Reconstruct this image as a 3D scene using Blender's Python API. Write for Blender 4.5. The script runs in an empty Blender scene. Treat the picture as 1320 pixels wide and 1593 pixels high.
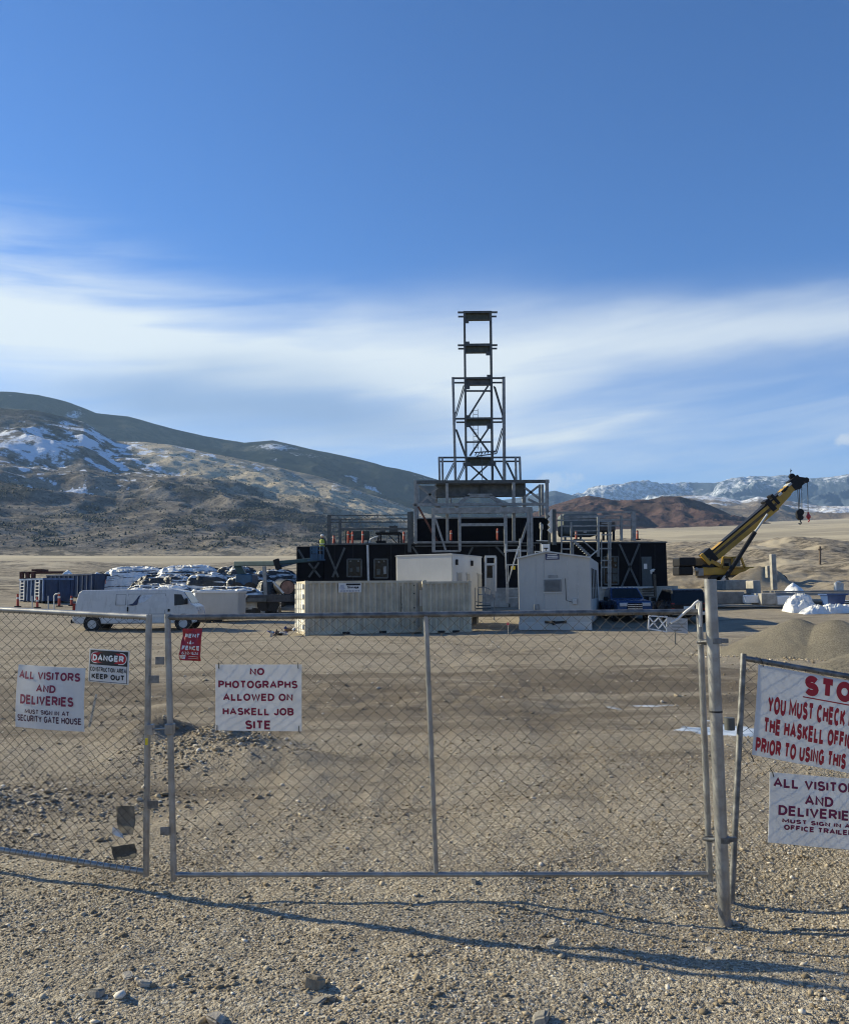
import bpy, math, random
import numpy as np
from mathutils import Vector, Matrix

scene = bpy.context.scene
COL = scene.collection
R = math.radians
rng = np.random.default_rng(7)
random.seed(7)

# ------------------------------------------------------------------ camera
F = 1320.0                       # focal length in photo pixels (photo is 1320 x 1593)
PITCH, ROLL, EYE = R(5.39), R(0.62), 2.0
cam = bpy.data.cameras.new("camera")
cam.sensor_fit = 'HORIZONTAL'; cam.sensor_width = 36.0; cam.lens = 36.0
cam.clip_start = 0.1; cam.clip_end = 60000
camo = bpy.data.objects.new("camera", cam); COL.objects.link(camo)
fw = Vector((0, math.cos(PITCH), math.sin(PITCH)))
up0 = Vector((0, -math.sin(PITCH), math.cos(PITCH)))
rt0 = Vector((1, 0, 0))
rt = rt0*math.cos(ROLL) - up0*math.sin(ROLL)
up = up0*math.cos(ROLL) + rt0*math.sin(ROLL)
EYEP = Vector((0, 0, EYE))
camo.matrix_world = Matrix(((rt.x, up.x, -fw.x, 0), (rt.y, up.y, -fw.y, 0), (rt.z, up.z, -fw.z, EYE), (0, 0, 0, 1)))
scene.camera = camo

def ray(px, py):
    return fw*F + rt*(px-660.0) + up*(796.5-py)
def P(px, py, Y):
    d = ray(px, py); return EYEP + d*(Y/d.y)

# ------------------------------------------------------------------ sun and sky
SUN_EL, SUN_AZ = R(25), math.atan2(-0.94, 0.36)     # azimuth clockwise from +Y
sdir = Vector((math.sin(SUN_AZ)*math.cos(SUN_EL), math.cos(SUN_AZ)*math.cos(SUN_EL), math.sin(SUN_EL)))
sun = bpy.data.lights.new("sun", 'SUN'); sun.energy = 5.0; sun.angle = R(0.5); sun.color = (0.98, 0.885, 0.635)
suno = bpy.data.objects.new("sun", sun); COL.objects.link(suno)
suno.rotation_euler = sdir.to_track_quat('Z', 'Y').to_euler(); suno.location = (-30, 10, 40)
scene.view_settings.view_transform = 'Standard'; scene.view_settings.look = 'None'
scene.view_settings.gamma = 1.0; scene.view_settings.exposure = 0.72
scene.cycles.pixel_filter_type = 'BLACKMAN_HARRIS'; scene.cycles.filter_width = 1.1
scene.cycles.use_denoising = True

world = bpy.data.worlds.new("World"); scene.world = world; world.use_nodes = True
nt = world.node_tree; nt.nodes.clear()
class NB:
    def __init__(s, t): s.t = t
    def n(s, typ, **kw):
        o = s.t.nodes.new(typ)
        for k, v in kw.items(): setattr(o, k, v)
        return o
    def put(s, sock, v):
        if hasattr(v, 'is_output'): s.t.links.new(v, sock)
        else: sock.default_value = v
    def m(s, op, a, b=None, c=None, clamp=False):
        o = s.n('ShaderNodeMath', operation=op); o.use_clamp = clamp
        for i, v in enumerate((a, b, c)):
            if v is not None: s.put(o.inputs[i], v)
        return o.outputs[0]
    def mix(s, f, a, b, typ='MIX'):
        o = s.n('ShaderNodeMix', data_type='RGBA', blend_type=typ)
        s.put(o.inputs[0], f); s.put(o.inputs[6], a); s.put(o.inputs[7], b)
        return o.outputs[2]
    def ramp(s, f, pts):
        o = s.n('ShaderNodeValToRGB'); cr = o.color_ramp
        while len(cr.elements) < len(pts): cr.elements.new(0.5)
        for e, (p, c) in zip(cr.elements, pts):
            e.position = p; e.color = (c, c, c, 1) if not hasattr(c, '__len__') else (*c, 1)
        s.put(o.inputs[0], f); return o.outputs[0]
    def noise(s, vec, scale, detail=4, rough=0.55, dist=0.0):
        o = s.n('ShaderNodeTexNoise'); o.inputs['Scale'].default_value = scale; o.inputs['Detail'].default_value = detail
        o.inputs['Roughness'].default_value = rough; o.inputs['Distortion'].default_value = dist
        if vec is not None: s.t.links.new(vec, o.inputs['Vector'])
        return o.outputs[0]
    def mapr(s, v, a, b, c=0.0, d=1.0, smooth=True):
        o = s.n('ShaderNodeMapRange', interpolation_type='SMOOTHSTEP' if smooth else 'LINEAR')
        s.put(o.inputs[0], v)
        for i, q in enumerate((a, b, c, d)): o.inputs[i+1].default_value = q
        return o.outputs[0]

b = NB(nt)
sky = b.n('ShaderNodeTexSky', sky_type='NISHITA')
sky.sun_disc = False; sky.sun_elevation = SUN_EL; sky.sun_rotation = SUN_AZ
sky.altitude = 1900; sky.air_density = 1.0; sky.dust_density = 0.35; sky.ozone_density = 2.2
tc = b.n('ShaderNodeTexCoord')
sep = b.n('ShaderNodeSeparateXYZ'); nt.links.new(tc.outputs['Generated'], sep.inputs[0])
az = b.m('MULTIPLY', b.m('ARCTAN2', sep.outputs[0], sep.outputs[1]), 57.2958)
el = b.m('MULTIPLY', b.m('ARCSINE', sep.outputs[2]), 57.2958)
cv = b.n('ShaderNodeCombineXYZ'); b.put(cv.inputs[0], b.m('MULTIPLY', az, 0.045))
b.put(cv.inputs[1], b.m('ADD', b.m('MULTIPLY', el, 0.22), b.m('MULTIPLY', az, -0.012)))
wv = b.noise(cv.outputs[0], 1.3, 5, 0.5, 0.3)
cv2 = b.n('ShaderNodeCombineXYZ'); b.put(cv2.inputs[0], b.m('MULTIPLY', az, 0.06))
b.put(cv2.inputs[1], b.m('ADD', b.m('MULTIPLY', el, 0.55), b.m('MULTIPLY', az, -0.05)))
fine = b.noise(cv2.outputs[0], 1.15, 8, 0.56, 0.5)
elw = b.m('ADD', el, b.m('MULTIPLY', b.m('SUBTRACT', wv, 0.5), 3.4))
azn = b.m('DIVIDE', b.m('ADD', az, 40), 80)
def azr(vals):      # list of (azimuth deg, value deg)
    return b.m('MULTIPLY', b.ramp(azn, [((a+40)/80, v/40) for a, v in vals]), 40)
def band(cen, wid, amt, e=elw):
    d = b.m('DIVIDE', b.m('SUBTRACT', e, azr(cen)), azr(wid))
    g = b.m('POWER', 2.71828, b.m('MULTIPLY', b.m('MULTIPLY', d, d), -1.0))
    return b.m('MULTIPLY', g, b.m('MULTIPLY', azr(amt), 1/40*40))
main = band([(-40, 16.4), (-27, 16.2), (-13, 15.8), (-3, 15.4), (6, 15.6), (14, 16.4), (27, 16.2), (40, 16)],
            [(-40, 3.0), (-27, 2.6), (-13, 2.2), (-3, 2.6), (6, 3.2), (14, 2.2), (27, 1.5), (40, 1.2)],
            [(-40, 0.45), (-29, 1.0), (-3, 0.92), (8, 0.85), (16, 0.78), (29, 0.7), (40, .3)])
wisp = band([(-40, 20), (-27, 19.4), (-16, 18.5), (-8, 17.8), (40, 18)], [(-40, 3.4), (-27, 3.0), (-14, 2.2), (40, 1.5)],
            [(-40, 0.7), (-27, 0.62), (-18, 0.45), (-10, 0.25), (-2, 0.0), (40, 0)])
veil = band([(-40, 10), (0, 10.5), (12, 10), (40, 10)], [(-40, 5), (0, 5.5), (12, 5.2), (27, 4.5), (40, 4)],
            [(-40, .5), (-28, .75), (0, 0.8), (6, .74), (14, .62), (29, 0.55), (40, .2)])
streak = band([(-40, 11), (0, 10.2), (8, 10.3), (18, 11.6), (40, 13)], [(-40, .7), (0, .7), (18, .5), (40, .4)],
              [(-40, 0), (0, 0.0), (5, 0.5), (14, 0.45), (20, 0.0), (40, 0)])
streak2 = band([(-40, 8.7), (40, 8.9)], [(-40, .5), (40, .5)], [(-40, 0), (3, 0.0), (7, 0.3), (14, 0.25), (18, 0.0), (40, 0)])
fmod = b.mapr(fine, 0.32, 0.68, 0.45, 1.0)
fw2 = b.mapr(fine, 0.30, 0.75, 0.1, 1.0)
bright = b.m('ADD', b.m('MULTIPLY', main, b.mapr(fine, 0.25, 0.6, 0.84, 1.0)),
             b.m('ADD', b.m('MULTIPLY', wisp, fw2), b.m('ADD', b.m('MULTIPLY', b.m('ADD', streak, streak2), fmod), b.m('MULTIPLY', veil, b.mapr(fine, .3, .7, .4, .85)))))
bright = b.m('MINIMUM', bright, 1.0)
grey = band([(-40, 10.5), (-22, 12.5), (-14, 12.6), (-8, 12.4), (0, 11.5), (40, 11)], [(-40, 1.0), (-22, 1.2), (-14, 2.4), (-6, 2.4), (0, 1.6), (40, 1)],
            [(-40, .1), (-25, .3), (-18, .9), (-6, .95), (0, .5), (5, 0), (40, 0)])
grey = b.m('MINIMUM', grey, 0.92)
# small cumulus behind the tower and at the right edge
def puff(ca, ce, sa, se, amt):
    n3 = b.n('ShaderNodeCombineXYZ'); b.put(n3.inputs[0], az); b.put(n3.inputs[1], el)
    nn = b.noise(n3.outputs[0], 0.9, 5, 0.6)
    dx = b.m('DIVIDE', b.m('SUBTRACT', az, ca), sa); dy = b.m('DIVIDE', b.m('SUBTRACT', el, ce), se)
    r2 = b.m('ADD', b.m('MULTIPLY', dx, dx), b.m('MULTIPLY', dy, dy))
    v = b.m('SUBTRACT', b.m('ADD', 1.0, b.m('MULTIPLY', b.m('SUBTRACT', nn, .5), 3.0)), r2)
    return b.m('MULTIPLY', b.mapr(v, 0.0, 0.9), amt)
puffs = b.m('MAXIMUM', puff(9.0, 7.3, 1.9, 0.75, .55), puff(27.0, 8.9, 1.1, 0.5, .9))
skyc = b.mix(1.0, sky.outputs[0], (0.053, 0.076, 0.106, 1), 'MULTIPLY')
hs = b.n('ShaderNodeHueSaturation'); hs.inputs['Saturation'].default_value = 1.06; nt.links.new(skyc, hs.inputs['Color'])
c1 = b.mix(bright, hs.outputs[0], (0.52, 0.57, 0.595, 1))
c2 = b.mix(grey, c1, (0.185, 0.27, 0.42, 1))
c3 = b.mix(puffs, c2, (0.44, 0.50, 0.57, 1))
bg = b.n('ShaderNodeBackground'); nt.links.new(c3, bg.inputs[0]); bg.inputs[1].default_value = 1.0
wo = b.n('ShaderNodeOutputWorld'); nt.links.new(bg.outputs[0], wo.inputs[0])

# ------------------------------------------------------------------ numeric noise
def _h(ix, iy, seed):
    h = (ix.astype(np.int64)*374761393 + iy.astype(np.int64)*668265263 + seed*144269504) & 0xffffffff
    h = ((h ^ (h >> 13))*1274126177) & 0xffffffff
    h = ((h ^ (h >> 16))*2246822519) & 0xffffffff
    return ((h ^ (h >> 15)) & 0xffff)/65535.0
def vnoise(x, y, seed=0):
    x = np.asarray(x, float); y = np.asarray(y, float)
    ix = np.floor(x); iy = np.floor(y); fx = x-ix; fy = y-iy
    fx = fx*fx*fx*(fx*(fx*6-15)+10); fy = fy*fy*fy*(fy*(fy*6-15)+10)
    a = _h(ix, iy, seed); bb = _h(ix+1, iy, seed); c = _h(ix, iy+1, seed); d = _h(ix+1, iy+1, seed)
    return (a*(1-fx)+bb*fx)*(1-fy) + (c*(1-fx)+d*fx)*fy
def fbm(x, y, seed=0, oct=4, gain=0.5):
    s = 0; a = 1.0; t = 0
    x = np.asarray(x, float); y = np.asarray(y, float)
    for i in range(oct):
        s = s + a*vnoise(x*2**i+17.3*i, y*2**i-9.1*i, seed+i*31); t += a; a *= gain
    return s/t
def sstep(a, bb, x):
    t = np.clip((np.asarray(x, float)-a)/(bb-a), 0, 1); return t*t*(3-2*t)

# ------------------------------------------------------------------ terrain height
_r = [0, 45, 60, 85, 110, 150, 250, 350, 900, 1500, 2600, 6000]
_zr = [0, 0, 0.8, 2.2, 3.4, 6.0, 12, 18.5, 60, 106, 190, 440]
_zl = [0, 0, 0.5, 1.8, 3.2, 5, 9.8, 14, 41, 70, 110, 250]
def H0(x, y):
    x = np.asarray(x, float); y = np.asarray(y, float)
    r = np.hypot(x, y); az = np.degrees(np.arctan2(x, np.maximum(y, 1e-6)))
    w = sstep(-6, 8, az)
    z = np.interp(r, _r, _zr)*w + np.interp(r, _r, _zl)*(1-w)
    # hummocky broken ground beyond the site
    hum = sstep(95, 140, r)*(1-sstep(280, 430, r))
    z = z + hum*(fbm(x/34, y/60, 5, 5)-0.5)*(2.0+r*0.042)*(0.35+0.65*w)
    z = z + sstep(74, 84, r)*(1-sstep(200, 300, r))*(fbm(x/4.5, y/6, 15, 5, .6)-.5)*(1.5*(.35+.65*w))
    # spoil bank behind the crane
    z = z + w*np.exp(-((r-96)/9.0)**2)*(1.6*fbm(x/7, y/7, 9, 4)+0.2)*sstep(12, 17, az)
    z = z + 1.75*np.exp(-(((x-29.6)/2.6)**4+((y-75.6)/1.3)**2))*(.75+.5*fbm(x/1.4, y/1.4, 19, 3))
    # dip around the big gate post, small mounds just inside the gate
    z = z - 0.178*np.exp(-(((x-2.2)/1.1)**2+((y-5.75)/0.8)**2))
    def mound(cx, cy, sx, sy, h): return h*np.exp(-(((x-cx)/sx)**2+((y-cy)/sy)**2))
    z = z + mound(-2.75, 11.2, 0.75, 0.55, 0.34) + mound(-3.9, 12.3, 0.55, 0.5, 0.30) - mound(-3.15, 11.6, .35, .4, .16)
    z = z + mound(-4.6, 8.6, 1.2, 0.5, 0.14) + mound(-5.3, 7.2, 1.6, 0.35, 0.13) + mound(-2.0, 10.4, .7, .35, .16)
    return z
def track(x, y):                     # wheel tracks curving in from the gate
    t = 0.0
    for a, b_, c, w in ((-.4, -.62, .0115, .85), (.3, .35, -.004, .9), (1.0, -.05, .0, .8), (-2.2, .16, .012, .85)):
        cx = a+b_*(y-5)*.35+c*(y-5)**2+.25*np.sin(y*.31+a*3)
        for s_ in (-1, 1): t = np.maximum(t, np.exp(-((x-cx-s_*w)/.17)**4))
    yy = 16.2+.028*(x-2)**2
    for s_ in (-.9, .9, 2.6): t = np.maximum(t, .9*np.exp(-((y-yy-s_)/.20)**4))
    y2 = 7.1+.55*(x+1.9)+.02*x*x
    for s_ in (0, 1.75): t = np.maximum(t, .85*np.exp(-((y-y2-s_)/.36)**4))
    return t
def H(x, y):                         # with wheel ruts and lumps of the site
    x = np.asarray(x, float); y = np.asarray(y, float)
    r = np.hypot(x, y)
    z = H0(x, y)
    site = 1-sstep(48, 70, r)
    z = z + site*(fbm(x/3.0, y/2.2, 3, 3)-0.5)*0.13
    rut = np.exp(-((y-17.5)/5.0)**2)*sstep(-9, -2, x)
    z = z + site*rut*(fbm(x/2.4+0.3*y, y/0.55, 21, 4)-0.5)*0.26
    z = z + site*(fbm(x/0.45, y/0.45, 13, 4)-0.5)*0.050*(0.4+fbm(x/4, y/4, 77, 2))
    tk = track(x, y)*site*sstep(5.5, 8, y); z = z - tk*.014*(.5+fbm(x/1.5, y/1.5, 88, 2)) + site*sstep(7, 11, r)*(fbm(x/.9, y/.9, 33, 4, .6)-.5)*.13*sstep(.42, .6, fbm(x/5, y/4, 35, 3))
    pud = np.maximum(np.exp(-(((x-5.0)/2.6)**2+((y-14.6)/0.75)**2)), np.exp(-(((x-5.1)/1.6)**2+((y-12.2)/0.6)**2)))
    return z*(1-0.75*sstep(.15, .8, pud)) - 0.045*pud
def hz(x, y): return float(H(np.array([x]), np.array([y]))[0])
def G(px, py, zoff=0.0):             # where the sight line of a photo pixel meets the ground
    d = ray(px, py); t0 = 2.0/d.y; prev = t0
    for i in range(4000):
        t = t0*1.012**i; p = EYEP + d*t
        if p.z <= hz(p.x, p.y):
            lo, hi = prev, t
            for _ in range(20):
                mid = (lo+hi)/2; q = EYEP + d*mid
                if q.z <= hz(q.x, q.y): hi = mid
                else: lo = mid
            q = EYEP + d*hi; return Vector((q.x, q.y, hz(q.x, q.y)+zoff))
        prev = t
    return EYEP + d*t

# ------------------------------------------------------------------ materials
MATS = {}
def mat(name, col, rough=0.6, metal=0.0, var=0.12, scale=6.0, bump=0.0, bscale=40.0, spec=0.5, dirt=0.0):
    if name in MATS: return MATS[name]
    m = bpy.data.materials.new(name); m.use_nodes = True; t = m.node_tree; q = NB(t)
    bs = t.nodes['Principled BSDF']
    bs.inputs['Roughness'].default_value = rough; bs.inputs['Metallic'].default_value = metal
    bs.inputs['Specular IOR Level'].default_value = spec
    tcn = q.n('ShaderNodeTexCoord'); v = tcn.outputs['Object']
    n = q.noise(v, scale, 5, 0.6)
    c = tuple(col)
    lo = tuple(max(0, k*(1-var*1.6)) for k in c)+(1,); hi = tuple(min(1, k*(1+var)) for k in c)+(1,)
    cc = q.mix(q.mapr(n, 0.3, 0.7), lo, hi)
    if dirt > 0:
        sx = q.n('ShaderNodeMapping'); sx.inputs['Scale'].default_value = (3.0, 3.0, 0.5); t.links.new(v, sx.inputs[0])
        dn = q.noise(sx.outputs[0], 2.2, 6, 0.65)
        cc = q.mix(q.m('MULTIPLY', q.mapr(dn, 0.5, 0.75), dirt), cc, (0.16, 0.13, 0.095, 1))
    t.links.new(cc, bs.inputs['Base Color'])
    q.put(bs.inputs['Roughness'], q.mapr(n, 0.2, 0.8, max(0.03, rough-0.1), min(1, rough+0.1)))
    if bump > 0:
        bn = q.n('ShaderNodeBump'); bn.inputs['Strength'].default_value = bump; bn.inputs['Distance'].default_value = 0.01
        t.links.new(q.noise(v, bscale, 5, 0.6), bn.inputs['Height']); t.links.new(bn.outputs[0], bs.inputs['Normal'])
    MATS[name] = m; return m

# ------------------------------------------------------------------ meshes and objects
def link_mesh(name, verts, faces, material, smooth=False, angle=None):
    me = bpy.data.meshes.new(name)
    me.from_pydata(verts, [], faces); me.update()
    if material is not None: me.materials.append(material)
    if smooth or angle:
        me.polygons.foreach_set('use_smooth', [True]*len(me.polygons))
        if angle: me.set_sharp_from_angle(angle=R(angle))
    o = bpy.data.objects.new(name, me); COL.objects.link(o); return o
def np_mesh(name, V, Fc, material, smooth=False, attrs=None):
    me = bpy.data.meshes.new(name); V = np.asarray(V, np.float32); Fc = np.asarray(Fc, np.int32)
    k = Fc.shape[1]
    me.vertices.add(len(V)); me.vertices.foreach_set('co', V.ravel())
    me.loops.add(Fc.size); me.loops.foreach_set('vertex_index', Fc.ravel())
    me.polygons.add(len(Fc)); me.polygons.foreach_set('loop_start', np.arange(0, Fc.size, k, dtype=np.int32))
    me.polygons.foreach_set('loop_total', np.full(len(Fc), k, np.int32))
    me.update(calc_edges=True); me.validate()
    if smooth: me.polygons.foreach_set('use_smooth', np.ones(len(Fc), bool))
    for an, val in (attrs or {}).items():
        a = me.color_attributes.new(an, 'FLOAT_COLOR', 'POINT')
        a.data.foreach_set('color', np.asarray(val, np.float32).ravel())
    if material: me.materials.append(material)
    o = bpy.data.objects.new(name, me); COL.objects.link(o); return o
def grid_faces(nr, nc):
    i = np.arange((nr-1)*(nc-1)); r = i//(nc-1); c = i % (nc-1); a = r*nc+c
    return np.stack([a, a+1, a+nc+1, a+nc], 1)

def tag(o, label, cat, group=None):
    o['label'] = label; o['category'] = cat
    if group: o['group'] = group
    return o
def thing(name, label, cat, loc=(0, 0, 0), rotz=0.0, group=None, local=False):
    o = bpy.data.objects.new(name, None); COL.objects.link(o); o.empty_display_size = 0.1
    o.location = loc; o.rotation_euler = (0, 0, rotz); o['_l'] = bool(local or rotz)
    return tag(o, label, cat, group)
def root(o):
    while o.parent: o = o.parent
    return o
class MB:
    def __init__(s): s.v = []; s.f = []
    def add(s, vs, fs):
        k = len(s.v); s.v += [tuple(p) for p in vs]; s.f += [tuple(i+k for i in f) for f in fs]; return s
    def box(s, x0, y0, z0, x1, y1, z1):
        vs = [(x, y, z) for z in (z0, z1) for y in (y0, y1) for x in (x0, x1)]
        return s.add(vs, [(0, 2, 3, 1), (4, 5, 7, 6), (0, 1, 5, 4), (2, 6, 7, 3), (0, 4, 6, 2), (1, 3, 7, 5)])
    def beam(s, p, q, w, d=None, ref=(0, 1, 0)):       # rectangular bar; w across, d along ref
        d = w if d is None else d; p = Vector(p); q = Vector(q); t = (q-p).normalized(); rf = Vector(ref)
        if abs(t.dot(rf)) > 0.98: rf = Vector((1, 0, 0))
        a = t.cross(rf).normalized(); c = a.cross(t).normalized()
        vs = [e + a*(i*w/2) + c*(j*d/2) for e in (p, q) for i, j in ((-1, -1), (1, -1), (1, 1), (-1, 1))]
        return s.add(vs, [(3, 2, 1, 0), (4, 5, 6, 7), (0, 1, 5, 4), (1, 2, 6, 5), (2, 3, 7, 6), (3, 0, 4, 7)])
    def tube(s, pts, r, n=10, cap=True):
        pts = [Vector(p) for p in pts]; rs = r if hasattr(r, '__len__') else [r]*len(pts); k0 = len(s.v)
        prev = None
        for i, p in enumerate(pts):
            t = (pts[min(i+1, len(pts)-1)]-pts[max(i-1, 0)]).normalized()
            if prev is None:
                rf = Vector((0, 0, 1)) if abs(t.z) < 0.9 else Vector((1, 0, 0)); a = t.cross(rf).normalized()
            else: a = (prev - t*prev.dot(t)).normalized()
            prev = a; c = t.cross(a)
            for j in range(n):
                g = 2*math.pi*j/n; s.v.append(tuple(p + (a*math.cos(g) + c*math.sin(g))*rs[i]))
        for i in range(len(pts)-1):
            for j in range(n):
                u = k0+i*n+j; w = k0+i*n+(j+1) % n; s.f.append((u, w, w+n, u+n))
        if cap:
            s.f.append(tuple(k0+j for j in reversed(range(n)))); s.f.append(tuple(k0+(len(pts)-1)*n+j for j in range(n)))
        return s
    def prism(s, pts, y0, y1, inset=None):            # outline in x,z extruded along y; inset(z) pulls sides in
        n = len(pts); f = inset or (lambda z: 0.0)
        vs = [(x, y0+f(z), z) for x, z in pts] + [(x, y1-f(z), z) for x, z in pts]
        fs = [tuple(range(n)), tuple(range(2*n-1, n-1, -1))]
        fs += [(i, i+n, (i+1) % n+n, (i+1) % n) for i in range(n)]
        return s.add(vs, fs)
    def ball(s, c, r, n=10, m=7):
        rx, ry, rz = r if hasattr(r, '__len__') else (r, r, r)
        vs = [(c[0], c[1], c[2]-rz)]
        for i in range(1, m):
            t = -math.pi/2+math.pi*i/m
            for j in range(n):
                g = 2*math.pi*j/n; vs.append((c[0]+rx*math.cos(t)*math.cos(g), c[1]+ry*math.cos(t)*math.sin(g), c[2]+rz*math.sin(t)))
        vs.append((c[0], c[1], c[2]+rz)); fs = []
        for j in range(n): fs.append((0, 1+(j+1) % n, 1+j))
        for i in range(m-2):
            for j in range(n):
                a = 1+i*n+j; d = 1+i*n+(j+1) % n; fs.append((a, d, d+n, a+n))
        l = len(vs)-1
        for j in range(n): fs.append((l, 1+(m-2)*n+j, 1+(m-2)*n+(j+1) % n))
        return s.add(vs, fs)
    def disc(s, c, ax, r, t, n=18):
        ax = Vector(ax).normalized(); c = Vector(c); return s.tube([c-ax*t/2, c+ax*t/2], r, n)
    def build(s, name, material, parent=None, label=None, cat=None, group=None, bevel=0.0, seg=2, angle=None):
        if parent is not None:
            rp = root(parent); off = Vector((0, 0, 0)) if rp.get('_l') else rp.location
        else:
            xs, ys, zs = zip(*s.v); off = Vector(((min(xs)+max(xs))/2, (min(ys)+max(ys))/2, min(zs)))
        o = link_mesh(name, [(x-off.x, y-off.y, z-off.z) for x, y, z in s.v], s.f, material, angle=angle)
        import bmesh
        bm = bmesh.new(); bm.from_mesh(o.data); bmesh.ops.recalc_face_normals(bm, faces=bm.faces); bm.to_mesh(o.data); bm.free()
        if angle: o.data.set_sharp_from_angle(angle=R(angle))
        if parent is not None: o.parent = parent
        else: o.location = off
        if bevel:
            mo = o.modifiers.new('bevel', 'BEVEL'); mo.width = bevel; mo.segments = seg; mo.limit_method = 'ANGLE'; mo.angle_limit = R(35)
        if label:
            if cat: tag(o, label, cat, group)
            else: o['label'] = label
        return o
def copy_tree(o, parent=None):
    c = o.copy(); COL.objects.link(c)
    if parent is not None: c.parent = parent
    for ch in list(o.children): copy_tree(ch, c)
    return c

# ------------------------------------------------------------------ ground
def ground_material():
    m = bpy.data.materials.new('site_ground'); m.use_nodes = True; t = m.node_tree; q = NB(t); bs = t.nodes['Principled BSDF']
    bs.inputs['Roughness'].default_value = 0.92; bs.inputs['Specular IOR Level'].default_value = 0.25
    pos = q.n('ShaderNodeNewGeometry').outputs['Position']
    at = q.n('ShaderNodeVertexColor', layer_name='cover'); sp = q.n('ShaderNodeSeparateColor'); t.links.new(at.outputs[0], sp.inputs[0])
    n1 = q.noise(pos, 0.55, 6, 0.62); n2 = q.noise(pos, 5.0, 6, 0.65); n3 = q.noise(pos, 60.0, 4, 0.7)
    vo = q.n('ShaderNodeTexVoronoi'); vo.inputs['Scale'].default_value = 55; t.links.new(pos, vo.inputs['Vector'])
    vo2 = q.n('ShaderNodeTexVoronoi'); vo2.inputs['Scale'].default_value = 24; t.links.new(pos, vo2.inputs['Vector'])
    vo3 = q.n('ShaderNodeTexVoronoi'); vo3.inputs['Scale'].default_value = 150; t.links.new(pos, vo3.inputs['Vector']); vs3 = q.n('ShaderNodeSeparateColor'); t.links.new(vo3.outputs['Color'], vs3.inputs[0])
    vs1 = q.n('ShaderNodeSeparateColor'); t.links.new(vo.outputs['Color'], vs1.inputs[0])
    vs2 = q.n('ShaderNodeSeparateColor'); t.links.new(vo2.outputs['Color'], vs2.inputs[0])
    grav = q.ramp(vs1.outputs[0], [(0, (0.129, 0.106, 0.075)), (.35, (0.281, 0.234, 0.170)), (.75, (0.411, 0.356, 0.266)), (1, (0.649, 0.586, 0.475))])
    grav = q.mix(.42, grav, q.ramp(vs3.outputs[0], [(0, (0.105, 0.084, 0.057)), (.4, (0.281, 0.233, 0.170)), (.8, (0.423, 0.370, 0.281)), (1, (0.685, 0.622, 0.505))]))
    dirt = q.mix(q.mapr(n2, .3, .7), (0.163, 0.133, 0.095, 1), (0.304, 0.255, 0.186, 1))
    dirt = q.mix(q.mapr(n1, .42, .66), dirt, (0.322, 0.273, 0.204, 1))
    dmix = q.m('MULTIPLY', sp.outputs[0], q.mapr(n2, .3, .6, .55, 1.0))
    base = q.mix(dmix, grav, dirt)
    base = q.mix(q.m('MULTIPLY', q.mapr(vs2.outputs[0], .80, .86), q.mapr(vo2.outputs['Distance'], .35, .2)), base, (0.498, 0.467, 0.403, 1))
    sepp = q.n('ShaderNodeSeparateXYZ'); t.links.new(pos, sepp.inputs[0])
    mpd = q.n('ShaderNodeMapping'); mpd.inputs['Scale'].default_value = (.16, .75, .2); t.links.new(pos, mpd.inputs[0])
    nd = q.noise(mpd.outputs[0], 1.0, 6, .65)
    bandd = q.m('MULTIPLY', q.mapr(sepp.outputs[1], 11.0, 14.5), q.mapr(sepp.outputs[1], 25, 19))
    damp = q.m('MULTIPLY', q.mapr(q.m('ADD', nd, q.m('MULTIPLY', bandd, .16)), .52, .68), q.m('SUBTRACT', 1.0, sp.outputs[1]))
    base = q.mix(q.m('MULTIPLY', damp, .62), base, (.095, .072, .050, 1))
    # far cover: broken sage ground, pale fields
    mp = q.n('ShaderNodeMapping'); mp.inputs['Scale'].default_value = (.012, .05, .02); t.links.new(pos, mp.inputs[0])
    f1 = q.noise(mp.outputs[0], 1.0, 6, .65); f2 = q.noise(pos, .55, 6, .72); f3 = q.noise(pos, .06, 5, .6)
    sage = q.mix(q.mapr(f2, .38, .62), (.075, .064, .048, 1), (.33, .275, .20, 1))
    sage = q.mix(q.mapr(f3, .52, .64), sage, (.40, .34, .245, 1))
    field = q.mix(q.mapr(f1, .35, .66), (.40, .335, .22, 1), (.58, .50, .345, 1))
    field = q.mix(q.mapr(f1, .56, .62), field, (.20, .165, .12, 1))
    base = q.mix(sp.outputs[1], base, sage)
    base = q.mix(sp.outputs[2], base, field)
    t.links.new(base, bs.inputs['Base Color'])
    hgt = q.m('ADD', q.m('ADD', q.m('MULTIPLY', vo3.outputs['Distance'], -.006), q.m('MULTIPLY', vo.outputs['Distance'], -.014)), q.m('ADD', q.m('MULTIPLY', vo2.outputs['Distance'], -.014), q.m('ADD', q.m('MULTIPLY', n3, .010), q.m('MULTIPLY', n2, .05))))
    bn = q.n('ShaderNodeBump'); bn.inputs['Strength'].default_value = 0.9; bn.inputs['Distance'].default_value = 1.0
    t.links.new(hgt, bn.inputs['Height']); t.links.new(bn.outputs[0], bs.inputs['Normal'])
    return m
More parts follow.
